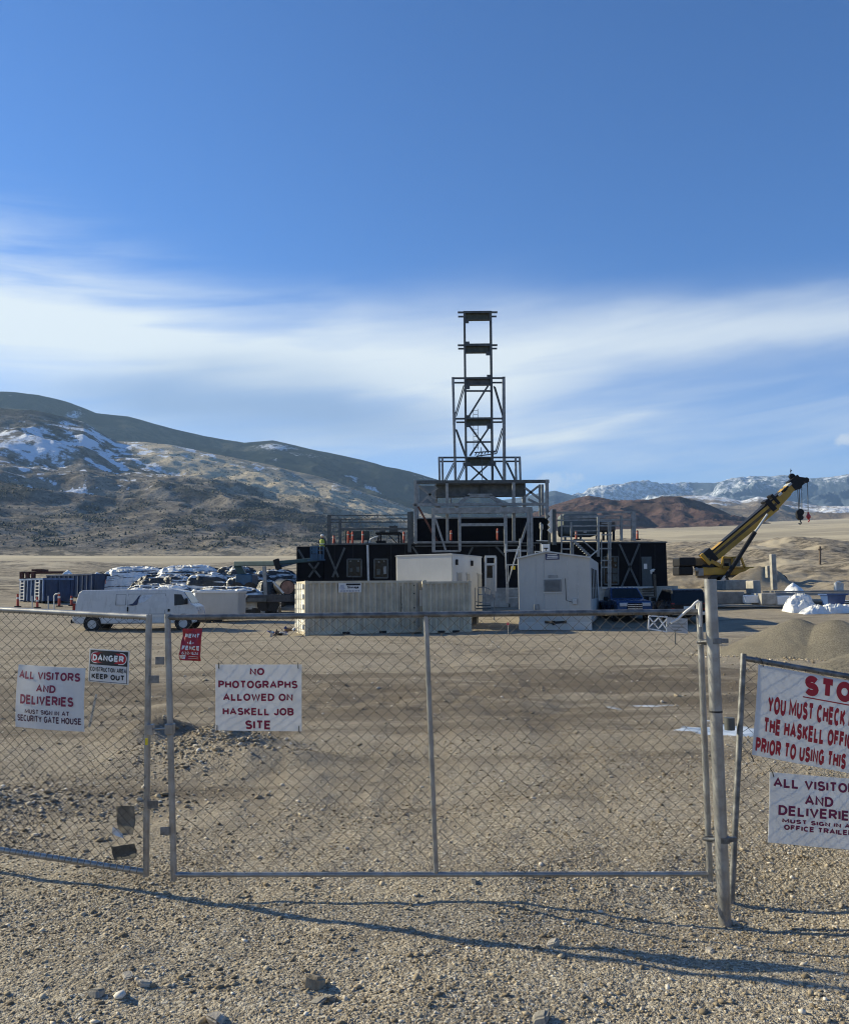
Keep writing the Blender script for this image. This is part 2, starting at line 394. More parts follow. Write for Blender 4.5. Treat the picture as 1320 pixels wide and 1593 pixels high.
def make_ground():
    rr = np.concatenate([[0.3], np.geomspace(1.4, 30, 520), np.geomspace(30, 120, 260)[1:], np.geomspace(120, 5200, 220)[1:]])
    aa = np.radians(np.concatenate([np.arange(-180, -33, 3.0), np.arange(-33, 33, 0.14), np.arange(33, 181, 3.0)]))
    RR, AA = np.meshgrid(rr, aa, indexing='ij'); X = RR*np.sin(AA); Y = RR*np.cos(AA)
    Yf = np.where(np.abs(AA) > R(75), np.abs(Y)+.0, Y)
    Z = H(X, np.maximum(Yf, 0.0)*1.0)
    azd = np.degrees(AA); w = sstep(-6, 8, azd)
    r = RR
    dirt = np.clip(sstep(6.5, 11, r + 3*(fbm(X/2.5, Y/2.5, 41, 3)-.5)), 0, 1)*(0.45+.55*sstep(.35, .6, fbm(X/5, Y/4, 50, 3)))
    tk = track(X, Y)*sstep(5.5, 8, Y)*(1-sstep(48, 70, r)); dirt = np.clip(dirt+tk*.5, 0, 1)
    sage = sstep(80, 100, r+12*(fbm(X/20, Y/20, 8, 3)-.5))
    el = np.degrees(np.arctan2(Z-2, r))
    fieldR = sstep(270, 340, r+110*(fbm(X/80, Y/120, 61, 3)-.5))*w
    fieldL = sstep(330, 420, r+120*(fbm(X/60, Y/60, 62, 3)-.5))*(1-w)
    field = np.clip(fieldR+fieldL, 0, 1)*(1-0.5*sstep(.55, .62, fbm(X/150, Y/260, 70, 4)))
    C = np.stack([dirt, sage*(1-field), field, 1-tk*.9], -1).reshape(-1, 4)
    V = np.stack([X, Y, Z], -1).reshape(-1, 3)
    o = np_mesh('ground', V, grid_faces(len(rr), len(aa))[:, ::-1], ground_material(), True, {'cover': C}); o['kind'] = 'structure'
make_ground()

# ------------------------------------------------------------------ mountains
def hill_material(name, base, base2, tree, grass, snow=(.80, .83, .88), nscale=.02):
    m = bpy.data.materials.new(name); m.use_nodes = True; t = m.node_tree; q = NB(t); bs = t.nodes['Principled BSDF']
    bs.inputs['Roughness'].default_value = 1.0; bs.inputs['Specular IOR Level'].default_value = 0.0
    pos = q.n('ShaderNodeNewGeometry').outputs['Position']
    at = q.n('ShaderNodeVertexColor', layer_name='cover'); sp = q.n('ShaderNodeSeparateColor'); t.links.new(at.outputs[0], sp.inputs[0])
    n = q.noise(pos, nscale, 7, .68); n2 = q.noise(pos, nscale*5, 6, .7)
    c = q.mix(q.mapr(n, .35, .65), (*base, 1), (*base2, 1))
    c = q.mix(sp.outputs[2], c, (*grass, 1))
    c = q.mix(q.m('MULTIPLY', q.m('SUBTRACT', 1.0, sp.outputs[1]), q.m('MULTIPLY', q.mapr(n2, .52, .62), .65)), c, (*tree, 1))
    c = q.mix(sp.outputs[1], c, (*tree, 1))
    c = q.mix(q.m('MULTIPLY', q.mapr(q.m('ADD', sp.outputs[0], q.m('MULTIPLY', q.m('SUBTRACT', n2, .5), 1.5)), .34, .74), .9), c, (*snow, 1))
    t.links.new(c, bs.inputs['Base Color'])
    bn = q.n('ShaderNodeBump'); bn.inputs['Strength'].default_value = 1.0; bn.inputs['Distance'].default_value = 1.0
    t.links.new(q.m('MULTIPLY', n, .18/nscale), bn.inputs['Height']); t.links.new(bn.outputs[0], bs.inputs['Normal'])
    return m
def hill(name, ridge, base, r0, r1, amp, lam, material, masks, cols=520, rows=150, seed=1, shape=1.0, ridged=0.6):
    xs = np.linspace(ridge[0][0], ridge[-1][0], cols); t = np.linspace(0, 1, rows)
    yr = np.interp(xs, *zip(*ridge)); yb = np.interp(xs, *zip(*base))
    TT, XX = np.meshgrid(t, xs, indexing='ij')
    YY = yb[None] + (yr-yb)[None]*TT**shape
    dx = fw.x*F + rt.x*(XX-660) + up.x*(796.5-YY); dy = fw.y*F + rt.y*(XX-660) + up.y*(796.5-YY); dz = fw.z*F + rt.z*(XX-660) + up.z*(796.5-YY)
    hr = np.hypot(dx, dy); RR = r0*(r1/r0)**TT
    X = dx/hr*RR; Y = dy/hr*RR; Z = EYE + dz/hr*RR
    n = fbm(X/lam, Y/lam, seed, 6, .52); rg = 1-np.abs(2*fbm(X/lam*1.3, Y/lam*1.3, seed+9, 5, .5)-1)
    env = np.sin(np.pi*np.clip(TT, 0, 1))**.7*.9 + .10
    disp = amp*((n-.5)*2*(1-ridged) + (rg-.78)*2*ridged)*env*RR/r1
    Z = Z + disp
    Xb = np.concatenate([X, X[-1:]*1.25]); Yb = np.concatenate([Y, Y[-1:]*1.25]); Zb = np.concatenate([Z, Z[-1:]*.45])
    M = masks(XX, YY, TT, X, Y, n, rg); M = [np.broadcast_to(a, XX.shape) for a in M]
    C = np.stack([*M, np.ones_like(XX)], -1); C = np.concatenate([C, C[-1:]])
    V = np.stack([Xb, Yb, Zb], -1).reshape(-1, 3)
    o = np_mesh(name, V, grid_faces(rows+1, cols), material, True, {'cover': np.clip(C, 0, 1).reshape(-1, 4)}); o['kind'] = 'structure'
    return X, Y, Z, M
base_l = [(-300, 872), (0, 874), (300, 874), (450, 874), (640, 870), (900, 860)]
def masks_front(px, py, t, X, Y, n, rg):
    f = fbm(X/90, Y/90, 201, 5, .6); f2 = fbm(X/30, Y/30, 207, 4, .6); big = fbm(X/420, Y/420, 211, 3)
    sx = np.exp(-((px-60)/150)**2)*np.exp(-((py-695)/50)**2) + .75*np.exp(-((px-150)/60)**2)*np.exp(-((py-690)/24)**2)
    snow = np.clip(sx*1.5*((.5*f+.5*f2)*2.4-.75) + .62*sstep(.56, .62, f2)*(np.exp(-((px-200)/190)**2)*np.exp(-((py-735)/70)**2)) + .6*sstep(.56, .62, f2)*np.exp(-((py-np.interp(px,[300,640],[700,790]))/10)**2)*sstep(250,330,px) - .12, 0, 1)
    yline = np.interp(px, [150, 190, 400, 640, 760], [660, 690, 745, 810, 840])
    grass = np.exp(-((py-yline)/24)**2)*sstep(170, 230, px)*(.75+.6*f)
    grass = np.maximum(grass, .5*sstep(845, 862, py))
    tree = np.clip(sstep(.50, .60, big*.5+f*.55)*(.75) , 0, 1)*(1-grass)*sstep(.15, .3, t)
    tree = np.maximum(tree, sstep(.61, .66, f2)*.85*(1-.6*grass))
    return snow, tree*(1-snow), grass
def masks_back(px, py, t, X, Y, n, rg):
    f = fbm(X/260, Y/260, 301, 5, .6)
    snow = .62*np.exp(-((px-115)/18)**2)*np.exp(-((py-642)/8)**2) + .62*np.exp(-((px-430)/45)**2)*np.exp(-((py-697)/8)**2) + .55*sstep(.60, .66, f)*sstep(380, 450, px)*np.exp(-((t-.75)/.2)**2)
    snow = snow + .6*sstep(.62, .7, f)*sstep(40, 0, px)*sstep(.85, 1, t)
    return snow, sstep(.36, .5, f+.25*(1-t))*.9, 0*px
mfront = hill_material('sage_slope', (.122, .108, .094), (.275, .242, .20), (.034, .039, .040), (.54, .455, .32), nscale=.03)
mback = hill_material('forest_slope', (.045, .050, .040), (.090, .085, .062), (.018, .024, .022), (.3, .25, .17), nscale=.012)
hill('mountain_ridge', [(-300, 575), (0, 609), (60, 613), (110, 627), (150, 642), (200, 646), (270, 664), (380, 687), (425, 684), (470, 695), (560, 716), (650, 738), (760, 772), (900, 812)],
     [(-300, 860), (900, 850)], 2700, 4300, 170, 700, mback, masks_back, 460, 130, 3)
FX, FY, FZ, FM = hill('front_slope', [(-300, 622), (0, 634), (60, 640), (130, 656), (180, 684), (260, 692), (380, 714), (520, 748), (640, 792), (760, 826), (900, 845)],
     base_l, 850, 2500, 82, 360, mfront, masks_front, 620, 230, 4)
# far blue hill, red butte, snowy foothills, snowy range
def masks_far(px, py, t, X, Y, n, rg):
    f = fbm(X/900, Y/700, 401, 6, .6)
    lim = np.interp(px, [900, 960, 1010, 1060, 1150, 1330], [.3, .35, .35, .15, .10, .12])
    lo = np.interp(px, [900, 1000, 1100, 1330], [.45, .5, .62, .8])
    snow = np.clip(.42*sstep(lo, lo+.25, t)*(f*1.5)*np.interp(px,[900,1040,1090,1330],[.72,.70,.5,.5]) + .9*sstep(.58, .66, rg*.5+f*.5)*sstep(.15,.5,t)*np.maximum(lim*1.6, .42) + .15*np.interp(px, [900, 960, 1020, 1060], [.7, 1, .8, 0])*sstep(.5, .8, t), 0, 1)
    return np.minimum(snow, .50), .6*(1-snow), 0*px
def masks_mid(px, py, t, X, Y, n, rg):
    f = fbm(X/350, Y/160, 501, 6, .6)
    snow = np.clip(sstep(.45, .8, t)*(f*1.7-.35)+.2*sstep(.58, .64, f), 0, .62)
    return snow, .35*sstep(.5, .6, f)*(1-snow), .4*sstep(.3, 0, t)
def masks_butte(px, py, t, X, Y, n, rg):
    f = fbm(X/60, Y/60, 601, 5, .6)
    return 0*px, sstep(.5, .62, f)*.5, 0*px
mfar = hill_material('range_slope', (.085, .115, .155), (.15, .175, .21), (.06, .085, .12), (.3, .25, .17), nscale=.004)  # distance haze is put into these blue-grey slope colours
mmid = hill_material('foothill_slope', (.17, .135, .105), (.30, .245, .185), (.085, .072, .06), (.42, .34, .22), nscale=.008)
mbutte = hill_material('red_butte_slope', (.085, .055, .052), (.14, .095, .085), (.055, .045, .042), (.35, .25, .16), nscale=.02)
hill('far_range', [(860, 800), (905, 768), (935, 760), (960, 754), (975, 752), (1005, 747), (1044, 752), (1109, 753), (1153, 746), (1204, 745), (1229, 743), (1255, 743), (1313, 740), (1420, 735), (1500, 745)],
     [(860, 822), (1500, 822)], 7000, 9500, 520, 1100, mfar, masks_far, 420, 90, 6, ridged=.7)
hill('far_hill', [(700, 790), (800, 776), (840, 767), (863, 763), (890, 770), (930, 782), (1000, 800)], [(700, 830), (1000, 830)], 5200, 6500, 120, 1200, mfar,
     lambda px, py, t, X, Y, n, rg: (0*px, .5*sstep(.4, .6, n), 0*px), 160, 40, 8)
hill('foothills', [(880, 800), (913, 777), (950, 778), (985, 781), (1029, 774), (1065, 771), (1109, 772), (1153, 778), (1178, 771), (1222, 776), (1276, 784), (1320, 786), (1500, 790)],
     [(880, 826), (1500, 826)], 2700, 4600, 130, 600, mmid, masks_mid, 420, 90, 10, ridged=.5)
hill('red_butte', [(820, 806), (862, 786), (890, 779), (916, 772), (940, 776), (960, 780), (1000, 780), (1015, 778), (1029, 774), (1058, 775), (1095, 785), (1124, 796), (1149, 807), (1167, 815), (1222, 826)],
     [(820, 826), (1000, 825), (1222, 828)], 1500, 2100, 62, 260, mbutte, masks_butte, 320, 90, 12, ridged=.7)

# scattered juniper on the front slope: nobody could count it
def hillside_trees():
    m = np.clip(FM[1]*1.0 + .12, 0, 1)*(FM[0] < .3)*(np.linspace(0, 1, FX.shape[0])[:, None] > .12); p = (m/m.sum()).ravel()
    idx = rng.choice(FX.size, 15000, p=p); n = len(idx)
    x = FX.ravel()[idx]+rng.normal(0, 4, n); y = FY.ravel()[idx]+rng.normal(0, 6, n); z = FZ.ravel()[idx]-.6
    h = rng.uniform(1.4, 3.6, n); w = h*rng.uniform(.45, .8, n)
    V = []; k = 6
    for j in range(k):
        g = 2*math.pi*j/k; V.append(np.stack([x+w*math.cos(g)*rng.uniform(.7, 1.2, n), y+w*math.sin(g)*rng.uniform(.7, 1.2, n), z+h*.22*rng.uniform(0, 1.4, n)], 1))
    V.append(np.stack([x+rng.normal(0, .4, n), y, z+h], 1)); V = np.stack(V, 1).reshape(-1, 3)
    Fc = np.concatenate([np.stack([np.arange(n)*7+j, np.arange(n)*7+(j+1) % k, np.arange(n)*7+6], 1) for j in range(k)])
    o = np_mesh('hillside_shrubs', V, Fc, mat('juniper', (.028, .034, .026), .9, var=.4, scale=.05)); o['kind'] = 'stuff'
hillside_trees()

# the air: everything far fades through it
def haze():
    m = bpy.data.materials.new('haze_air'); m.use_nodes = True; t = m.node_tree; t.nodes.clear(); q = NB(t)
    pv = q.n('ShaderNodeVolumePrincipled'); pv.inputs['Color'].default_value = (.42, .66, 1.0, 1)
    pv.inputs['Density'].default_value = 5.8e-5; pv.inputs['Anisotropy'].default_value = 0.2
    o = q.n('ShaderNodeOutputMaterial'); t.links.new(pv.outputs[0], o.inputs['Volume'])
    mb = MB().box(-12500, -6000, -8, 12500, 13500, 1500)
    ob = mb.build('haze', m); ob['kind'] = 'stuff'
haze()
# ------------------------------------------------------------------ loose stones on the ground
def rock_mesh(n, x, y, size, flat, seed, name, material):
    g = np.random.default_rng(seed); t = (1+5**.5)/2
    ico = np.array([(-1, t, 0), (1, t, 0), (-1, -t, 0), (1, -t, 0), (0, -1, t), (0, 1, t), (0, -1, -t), (0, 1, -t), (t, 0, -1), (t, 0, 1), (-t, 0, -1), (-t, 0, 1)])/1.9
    fc = np.array([(0, 11, 5), (0, 5, 1), (0, 1, 7), (0, 7, 10), (0, 10, 11), (1, 5, 9), (5, 11, 4), (11, 10, 2), (10, 7, 6), (7, 1, 8), (3, 9, 4), (3, 4, 2), (3, 2, 6), (3, 6, 8), (3, 8, 9), (4, 9, 5), (2, 4, 11), (6, 2, 10), (8, 6, 7), (9, 8, 1)])
    V = ico[None]*g.uniform(.65, 1.25, (n, 12, 1))
    V = V*np.stack([g.uniform(.75, 1.3, n), g.uniform(.6, 1.0, n), g.uniform(*flat, n)], 1)[:, None]
    tl = g.normal(0, .25, n); ct, st = np.cos(tl)[:, None], np.sin(tl)[:, None]
    V = np.stack([V[..., 0]*ct-V[..., 2]*st, V[..., 1], V[..., 0]*st+V[..., 2]*ct], -1)
    a = g.uniform(0, 6.28, n); c, s_ = np.cos(a)[:, None], np.sin(a)[:, None]
    V = np.stack([V[..., 0]*c-V[..., 1]*s_, V[..., 0]*s_+V[..., 1]*c, V[..., 2]], -1)*(size/2)[:, None, None]
    z = H(x, y)+size*.13
    V = V+np.stack([x, y, z], 1)[:, None]
    Fc = (fc[None]+(np.arange(n)*12)[:, None, None]).reshape(-1, 3)
    tone = np.repeat(g.uniform(0, 1, n), 12); Cc = np.stack([tone, tone, tone, np.ones_like(tone)], 1)
    return np_mesh(name, V.reshape(-1, 3), Fc, material, False, {'cover': Cc})
def stone_material():
    m = bpy.data.materials.new('river_gravel'); m.use_nodes = True; t = m.node_tree; q = NB(t); bs = t.nodes['Principled BSDF']
    bs.inputs['Roughness'].default_value = .85; bs.inputs['Specular IOR Level'].default_value = .3
    at = q.n('ShaderNodeVertexColor', layer_name='cover')
    sp = q.n('ShaderNodeSeparateColor'); t.links.new(at.outputs[0], sp.inputs[0])
    c = q.ramp(sp.outputs[0], [(0, (.14, .108, .068)), (.3, (.27, .212, .135)), (.6, (.38, .305, .20)), (.82, (.50, .42, .30)), (.95, (.66, .58, .46)), (1, (.74, .68, .58))])
    pos = q.n('ShaderNodeNewGeometry').outputs['Position']
    c = q.mix(.5, c, q.mix(1.0, c, q.ramp(q.noise(pos, 120, 4), [(.3, .55), (.7, 1.25)]), 'MULTIPLY'))
    t.links.new(c, bs.inputs['Base Color']); return m
STONE = stone_material()
def scatter(n, y0, y1, seed, dens):
    g = np.random.default_rng(seed)
    y = np.sqrt(g.uniform(y0**2, y1**2, n)); x = g.uniform(-1, 1, n)*(0.54*y+.7)
    k = g.uniform(0, 1, n) < dens(x, y); return x[k], y[k], g
def patch(x, y): return .25+.75*sstep(.38, .62, fbm(x/1.1, y/.9, 91, 4))
def gravel():
    V = []
    x, y, g = scatter(105000, 3.0, 7.5, 1, lambda a, c: (.12+.88*patch(a, c))*(1-.75*track(a, c)*(c > 5.8))); s = np.clip(g.lognormal(-4.62, .45, len(x)), .005, .045)
    x2, y2, g2 = scatter(42000, 7.5, 13, 2, lambda a, c: patch(a, c)*np.interp(c, [7.5, 10, 13], [1, .8, .3])); s2 = np.clip(g2.lognormal(-4.15, .42, len(x2)), .012, .07)
    x3, y3, g3 = scatter(9000, 13, 36, 3, lambda a, c: patch(a, c)); s3 = np.clip(g3.lognormal(-3.3, .4, len(x3)), .02, .14)
    x4, y4, g4 = scatter(700, 3.2, 8, 4, patch); s4 = g4.uniform(.025, .05, len(x4))
    X = np.concatenate([x, x2, x3, x4]); Y = np.concatenate([y, y2, y3, y4]); S = np.concatenate([s, s2, s3, s4])
    # stone banks beside the small mounds inside the gate
    gx = np.concatenate([rng.normal(-2.7, .55, 900), rng.normal(-4.2, 1.1, 700), rng.normal(-5.0, 1.2, 700)]); gy = np.concatenate([rng.normal(10.9, .45, 900), rng.normal(8.55, .35, 700), rng.normal(7.3, .35, 700)])
    X = np.concatenate([X, gx]); Y = np.concatenate([Y, gy]); S = np.concatenate([S, np.clip(rng.lognormal(-3.4, .45, len(gx)), .015, .12)])
    for px, py, n_, sp, ms in ((190, 1440, 40, .16, -3.85), (200, 1525, 46, .18, -3.85), (360, 1525, 40, .16, -3.85), (500, 1550, 30, .14, -3.9), (90, 1580, 90, .26, -3.75), (950, 1560, 50, .2, -3.85), (1050, 1575, 40, .18, -3.85), (700, 1540, 22, .15, -3.95), (640, 1400, 26, .2, -3.95), (860, 1400, 30, .3, -3.95), (1240, 1580, 50, .25, -3.85)):
        p = G(px, py); X = np.concatenate([X, rng.normal(p.x, sp*1.5, n_)]); Y = np.concatenate([Y, rng.normal(p.y, sp*.6, n_)]); S = np.concatenate([S, np.clip(rng.lognormal(ms, .4, n_), .015, .08)])
    a_ = rng.uniform(2.6, 5.2, 700); X = np.concatenate([X, 12.2+3.6*np.cos(a_)+rng.normal(0, .35, 700)]); Y = np.concatenate([Y, 26.2+2.9*np.sin(a_)+rng.normal(0, .3, 700)]); S = np.concatenate([S, np.clip(rng.lognormal(-3.0, .45, 700), .02, .14)])
    o = rock_mesh(len(X), X, Y, S, (.28, .62), 5, 'gravel', STONE); o['kind'] = 'stuff'
gravel()
def stone(px, py, size, label, col, seed, sq=(.8, .8, .7), group=None):
    p = G(px, py); import bmesh
    bm = bmesh.new(); bmesh.ops.create_cube(bm, size=1.0); bmesh.ops.bevel(bm, geom=bm.edges[:], offset=.17, segments=2, affect='EDGES'); bmesh.ops.subdivide_edges(bm, edges=bm.edges[:], cuts=1)
    g_ = np.random.default_rng(seed); sk = g_.normal(0, .16, (3, 3)); cut = [Vector(g_.normal(0, 1, 3)).normalized() for _ in range(4)]
    for v in bm.verts:
        c = v.co.copy(); c = Vector([c[k]+sum(sk[k][l]*c[l] for l in range(3) if l != k) for k in range(3)])
        for n_ in cut:
            e = c.dot(n_)-.42
            if e > 0: c -= n_*e*.85
        c *= .93+.16*float(fbm([c.x*3+seed*7.1], [c.y*3+c.z*2.3+seed], seed, 3)[0])
        v.co = Vector((c.x*sq[0], c.y*sq[1], c.z*sq[2]))*size
    me = bpy.data.meshes.new('stone'); bm.to_mesh(me); bm.free(); me.polygons.foreach_set('use_smooth', [True]*len(me.polygons)); me.set_sharp_from_angle(angle=R(28))
    me.materials.append(mat('stone_%s' % col[0], col[1], .8, var=.2, scale=14, bump=.6, bscale=60))
    o = bpy.data.objects.new('stone', me); COL.objects.link(o); o.location = (p.x, p.y, p.z+size*.16*sq[2]); o.rotation_euler = (.1, .15, seed*1.3)
    tag(o, label, 'stone', 'bigger stones lying in the gravel foreground')
TAN = ('tan', (.30, .245, .17)); GRY = ('grey', (.30, .27, .22)); PALE = ('pale', (.50, .44, .35))
stone(490, 1535, .10, 'blocky tan stone standing proud of the gravel in the bottom foreground', TAN, 1, (.95, .8, .85))
stone(512, 1556, .085, 'smooth flat grey pebble just below and right of the blocky tan stone', GRY, 2, (1, .7, .4))
stone(495, 1562, .08, 'smooth flat grey pebble touching the lower edge of its rounder neighbour, left of it', GRY, 3, (1, .7, .38))
stone(198, 1521, .07, 'pale flat stone near lower left, upper of a loose pair', PALE, 4, (1, .7, .5))
stone(224, 1533, .075, 'pale flat stone near lower left, lower right of a loose pair', PALE, 5, (1, .6, .5))
stone(336, 1588, .12, 'broad pale stone cut by the bottom edge of the photo', PALE, 6, (1, .7, .45))
stone(150, 1548, .085, 'grey flat stone at lower left below the pair of pale stones', GRY, 7, (1, .7, .5))
stone(860, 1472, .075, 'small pale angular stone beside the end of the long gate shadow', PALE, 8, (.9, .7, .7))
stone(1104, 1482, .05, 'small white stone lying on the gate shadow near the thick post', PALE, 9, (.9, .8, .7))
stone(1139, 1437, .05, 'small white stone at the foot of the thick post', PALE, 10, (.9, .8, .8))
stone(735, 1373, .06, 'dark rounded stone just under the gate bottom rail', GRY, 11, (1, .7, .6))
stone(840, 1588, .09, 'dark stone half buried by the bottom edge, right of centre', GRY, 12, (1, .8, .5))

# ------------------------------------------------------------------ gate and fence panels
GALV = mat('galvanised_steel', (.34, .335, .32), .42, .65, .16, 9, .12, 80, dirt=.15)
GALVD = mat('weathered_galvanised_steel', (.20, .20, .195), .5, .6, .3, 14, .2, 90, dirt=.5)
WIRE = mat('fence_wire', (.085, .08, .072), .5, .35, .3, 20)
class Panel:
    """a flat quad in space: S(u, v, off) with u to the right, v down, off towards the viewer"""
    def __init__(s, tl, tr, br, bl):
        s.c = [Vector(q) for q in (tl, tr, br, bl)]
        s.n = (s.c[1]-s.c[0]).cross(s.c[3]-s.c[0]).normalized()
        if s.n.y > 0: s.n = -s.n
    def S(s, u, v, off=0.0):
        a, b_, c, d = s.c
        return (a*(1-u)+b_*u)*(1-v) + (d*(1-u)+c*u)*v + s.n*off
    def hit(s, px, py, off=0.0):               # where the sight line of a photo pixel meets the panel's plane
        d = ray(px, py); return EYEP + d*((s.c[0]+s.n*off-EYEP).dot(s.n)/d.dot(s.n))
    def uv(s, p):
        a, b_, c, d = s.c; ex = b_-a; ey = d-a; q = p-a; g = Vector(p)-a
        m11, m12, m22 = ex.dot(ex), ex.dot(ey), ey.dot(ey); r1, r2 = g.dot(ex), g.dot(ey); D = m11*m22-m12*m12
        return (r1*m22-r2*m12)/D, (r2*m11-r1*m12)/D
def chain_link(panel, u0, u1, v0, v1, nw, ns, seed, parent, r=.0016, knuck=()):
    """woven zigzag wires: nw columns across, ns half diamonds down"""
    V = []; Fc = []
    us = np.linspace(u0, u1, nw+1); vs = np.linspace(v0, v1, ns+1)
    for i in range(nw):
        k0 = len(V)
        for k in range(ns+1):
            side = (k+i) % 2; u = us[i+side]; v = vs[k]
            j = (vnoise([u*22], [v*14], seed)[0]-.5); jj = (vnoise([u*22+50], [v*14+9], seed)[0]-.5)
            wob = .030*(vnoise([u*5], [v*4], seed+3)[0]-.5)
            e = .006 if side else -.006
            u_ = u + (e*.35 + j*.014)/(panel.c[1]-panel.c[0]).length; v_ = v + jj*.012
            p = panel.S(u_, v_, .002*(1 if side else -1)+wob)
            ux = (panel.c[1]-panel.c[0]).normalized()
            for a, c in ((1.35, 0), (0, 1), (-1.35, 0), (0, -1)): V.append(tuple(p+ux*(a*r)+panel.n*(c*r)))
        for k in range(ns):
            for q in range(4):
                a = k0+k*4+q; d = k0+k*4+(q+1) % 4; Fc.append((a, d, d+4, a+4))
    kn = MB()
    for kv, nk, up_, kr in knuck: knuckles(kn, panel, kv, .01, .99, nk, up_, kr)
    if kn.v:
        Fc += [tuple(i+len(V) for i in f) for f in kn.f if len(f) == 4]; V += kn.v
    loc = root(parent).location
    V = np.array(V)-np.array(loc)
    o = np_mesh('chain_link_mesh', V, np.array(Fc), WIRE, True); o.parent = parent; return o
def knuckles(mb, panel, v, u0, u1, n, up_, r=.0022):     # wire ends wrapped over a rail
    for i in range(n):
        u = u0+(u1-u0)*(i+.5)/n
        mb.tube([panel.S(u-.002, v+.018*up_, .021), panel.S(u, v-.012*up_, .012), panel.S(u+.003, v-.013*up_, -.012)], r, 5)

# --- the gate leaf
gp = Panel(P(261, 958, 5.85), P(1087, 948.5, 5.85), P(1103, 1360, 5.85), P(270, 1361, 5.85))
GATE = thing('gate', 'wide galvanised chain link gate leaf across the entrance, carrying the no photographs sign', 'gate', P(686, 1372, 5.85))
def pipe(name, parent, p, q, r, material=GALV, n=14):
    return MB().tube([p, q], r, n).build(name, material, parent, angle=40)
pipe('stile', GATE, P(260.5, 955, 5.85), P(270.5, 1370, 5.85), .021)
pipe('stile', GATE, P(1086.5, 935, 5.85), P(1104, 1371, 5.85), .021)
pipe('middle_stile', GATE, P(662, 956, 5.85), P(678, 1359, 5.85), .0175)
pipe('top_rail', GATE, P(258, 960.5, 5.85), P(1087, 951.5, 5.85), .020, GALVD)
pipe('bottom_rail', GATE, P(268, 1361, 5.85), P(1102, 1360, 5.85), .0165)
chain_link(gp, .006, .994, .012, .992, 76, 40, 4, GATE, .00145, knuck=[(.006, 38, .6, .0022)])
for (cx, cy, lft) in ((248, 1028, 0), (256, 1293, 0)):        # flat latch tabs welded to the left stile
    q = P(cx, cy, 5.83); MB().box(q.x-.028, q.y-.003, q.z-.026, q.x+.034, q.y+.003, q.z+.026).build('latch_tab', GALVD, GATE, bevel=.002)
q0 = P(264.5, 1134, 5.85); MB().box(q0.x-.028, q0.y-.032, q0.z-.036, q0.x+.028, q0.y+.032, q0.z+.036).build('stile_clamp', GALV, GATE, bevel=.006)
# --- thick post and its hinges
PT, PB = P(1104, 901, 5.72), P(1127, 1438, 5.72)
POST = thing('gate_post', 'thick round galvanised gate post standing right of the gate leaf', 'post', (PB.x, PB.y, PB.z))
MB().tube([PB-Vector((0, 0, .12)), PT], .0405, 28).build('pipe', GALV, POST, angle=40)
for (lx, ly, rx, ry) in ((1093, 999, 1111, 997), (1102, 1304, 1124, 1306)):
    a = P(lx, ly, 5.82); c = P(rx, ry, 5.72); h = MB()
    h.tube([a-Vector((.0, 0, .018)), a+Vector((0, 0, .018))], .03, 14); h.tube([a-Vector((.04, .02, 0)), c], .011, 8)
    ax = (PT-PB).normalized(); h.tube([c-ax*.018, c+ax*.018], .046, 20)
    h.tube([a+Vector((-.05, -.02, 0)), a+Vector((.03, -.03, 0))], .009, 6); h.box(c.x+.03, c.y-.02, c.z-.014, c.x+.085, c.y+.012, c.z+.014)
    h.build('hinge', GALVD, POST, angle=40)
t1 = P(1113, 1107, 5.72); MB().tube([t1+(PT-PB).normalized()*-.006, t1+(PT-PB).normalized()*.006], .0425, 20).build('cable_tie', mat('black_plastic', (.015, .015, .016), .5), POST)

# --- left fence panel
lp = Panel(P(-230, 936, 6.98), P(231, 960, 5.90), P(227, 1357, 5.90), P(-230, 1286, 6.98))
LEFT = thing('chain_link_fence', 'temporary chain link fence panel left of the gate carrying the danger sign', 'fence', P(228, 1364, 5.90))
pipe('stile', LEFT, lp.hit(231.5, 956), lp.hit(227, 1363), .021)
pipe('stile', LEFT, lp.hit(-230, 932), lp.hit(-230, 1290), .021)
pipe('top_rail', LEFT, lp.hit(-230, 937), lp.hit(231, 960), .021)
pipe('bottom_rail', LEFT, lp.hit(-230, 1287), lp.hit(227, 1357), .021)
chain_link(lp, .003, .996, .01, .992, 62, 50, 14, LEFT, .0021, knuck=[(.006, 56, .5, .003), (.99, 50, .7, .003)])
for cx, cy in ((241, 1057), (239.5, 1252)):
    q = P(cx, cy, 5.88); MB().box(q.x-.042, q.y-.003, q.z-.026, q.x+.028, q.y+.003, q.z+.026).build('latch_tab', GALVD, LEFT, bevel=.002)
q1 = P(233, 1135, 5.88); h = MB().box(q1.x-.026, q1.y-.03, q1.z-.034, q1.x+.024, q1.y+.03, q1.z+.034); h.tube([q1, P(262, 1133, 5.85)], .006, 8)
h.build('latch_clamp', GALV, LEFT, bevel=.005)
q2 = P(229.5, 1153, 5.86); MB().box(q2.x-.009, q2.y-.026, q2.z-.022, q2.x+.009, q2.y-.02, q2.z+.022).build('yellow_tag', mat('yellow_tag', (.65, .5, .03), .6), LEFT)

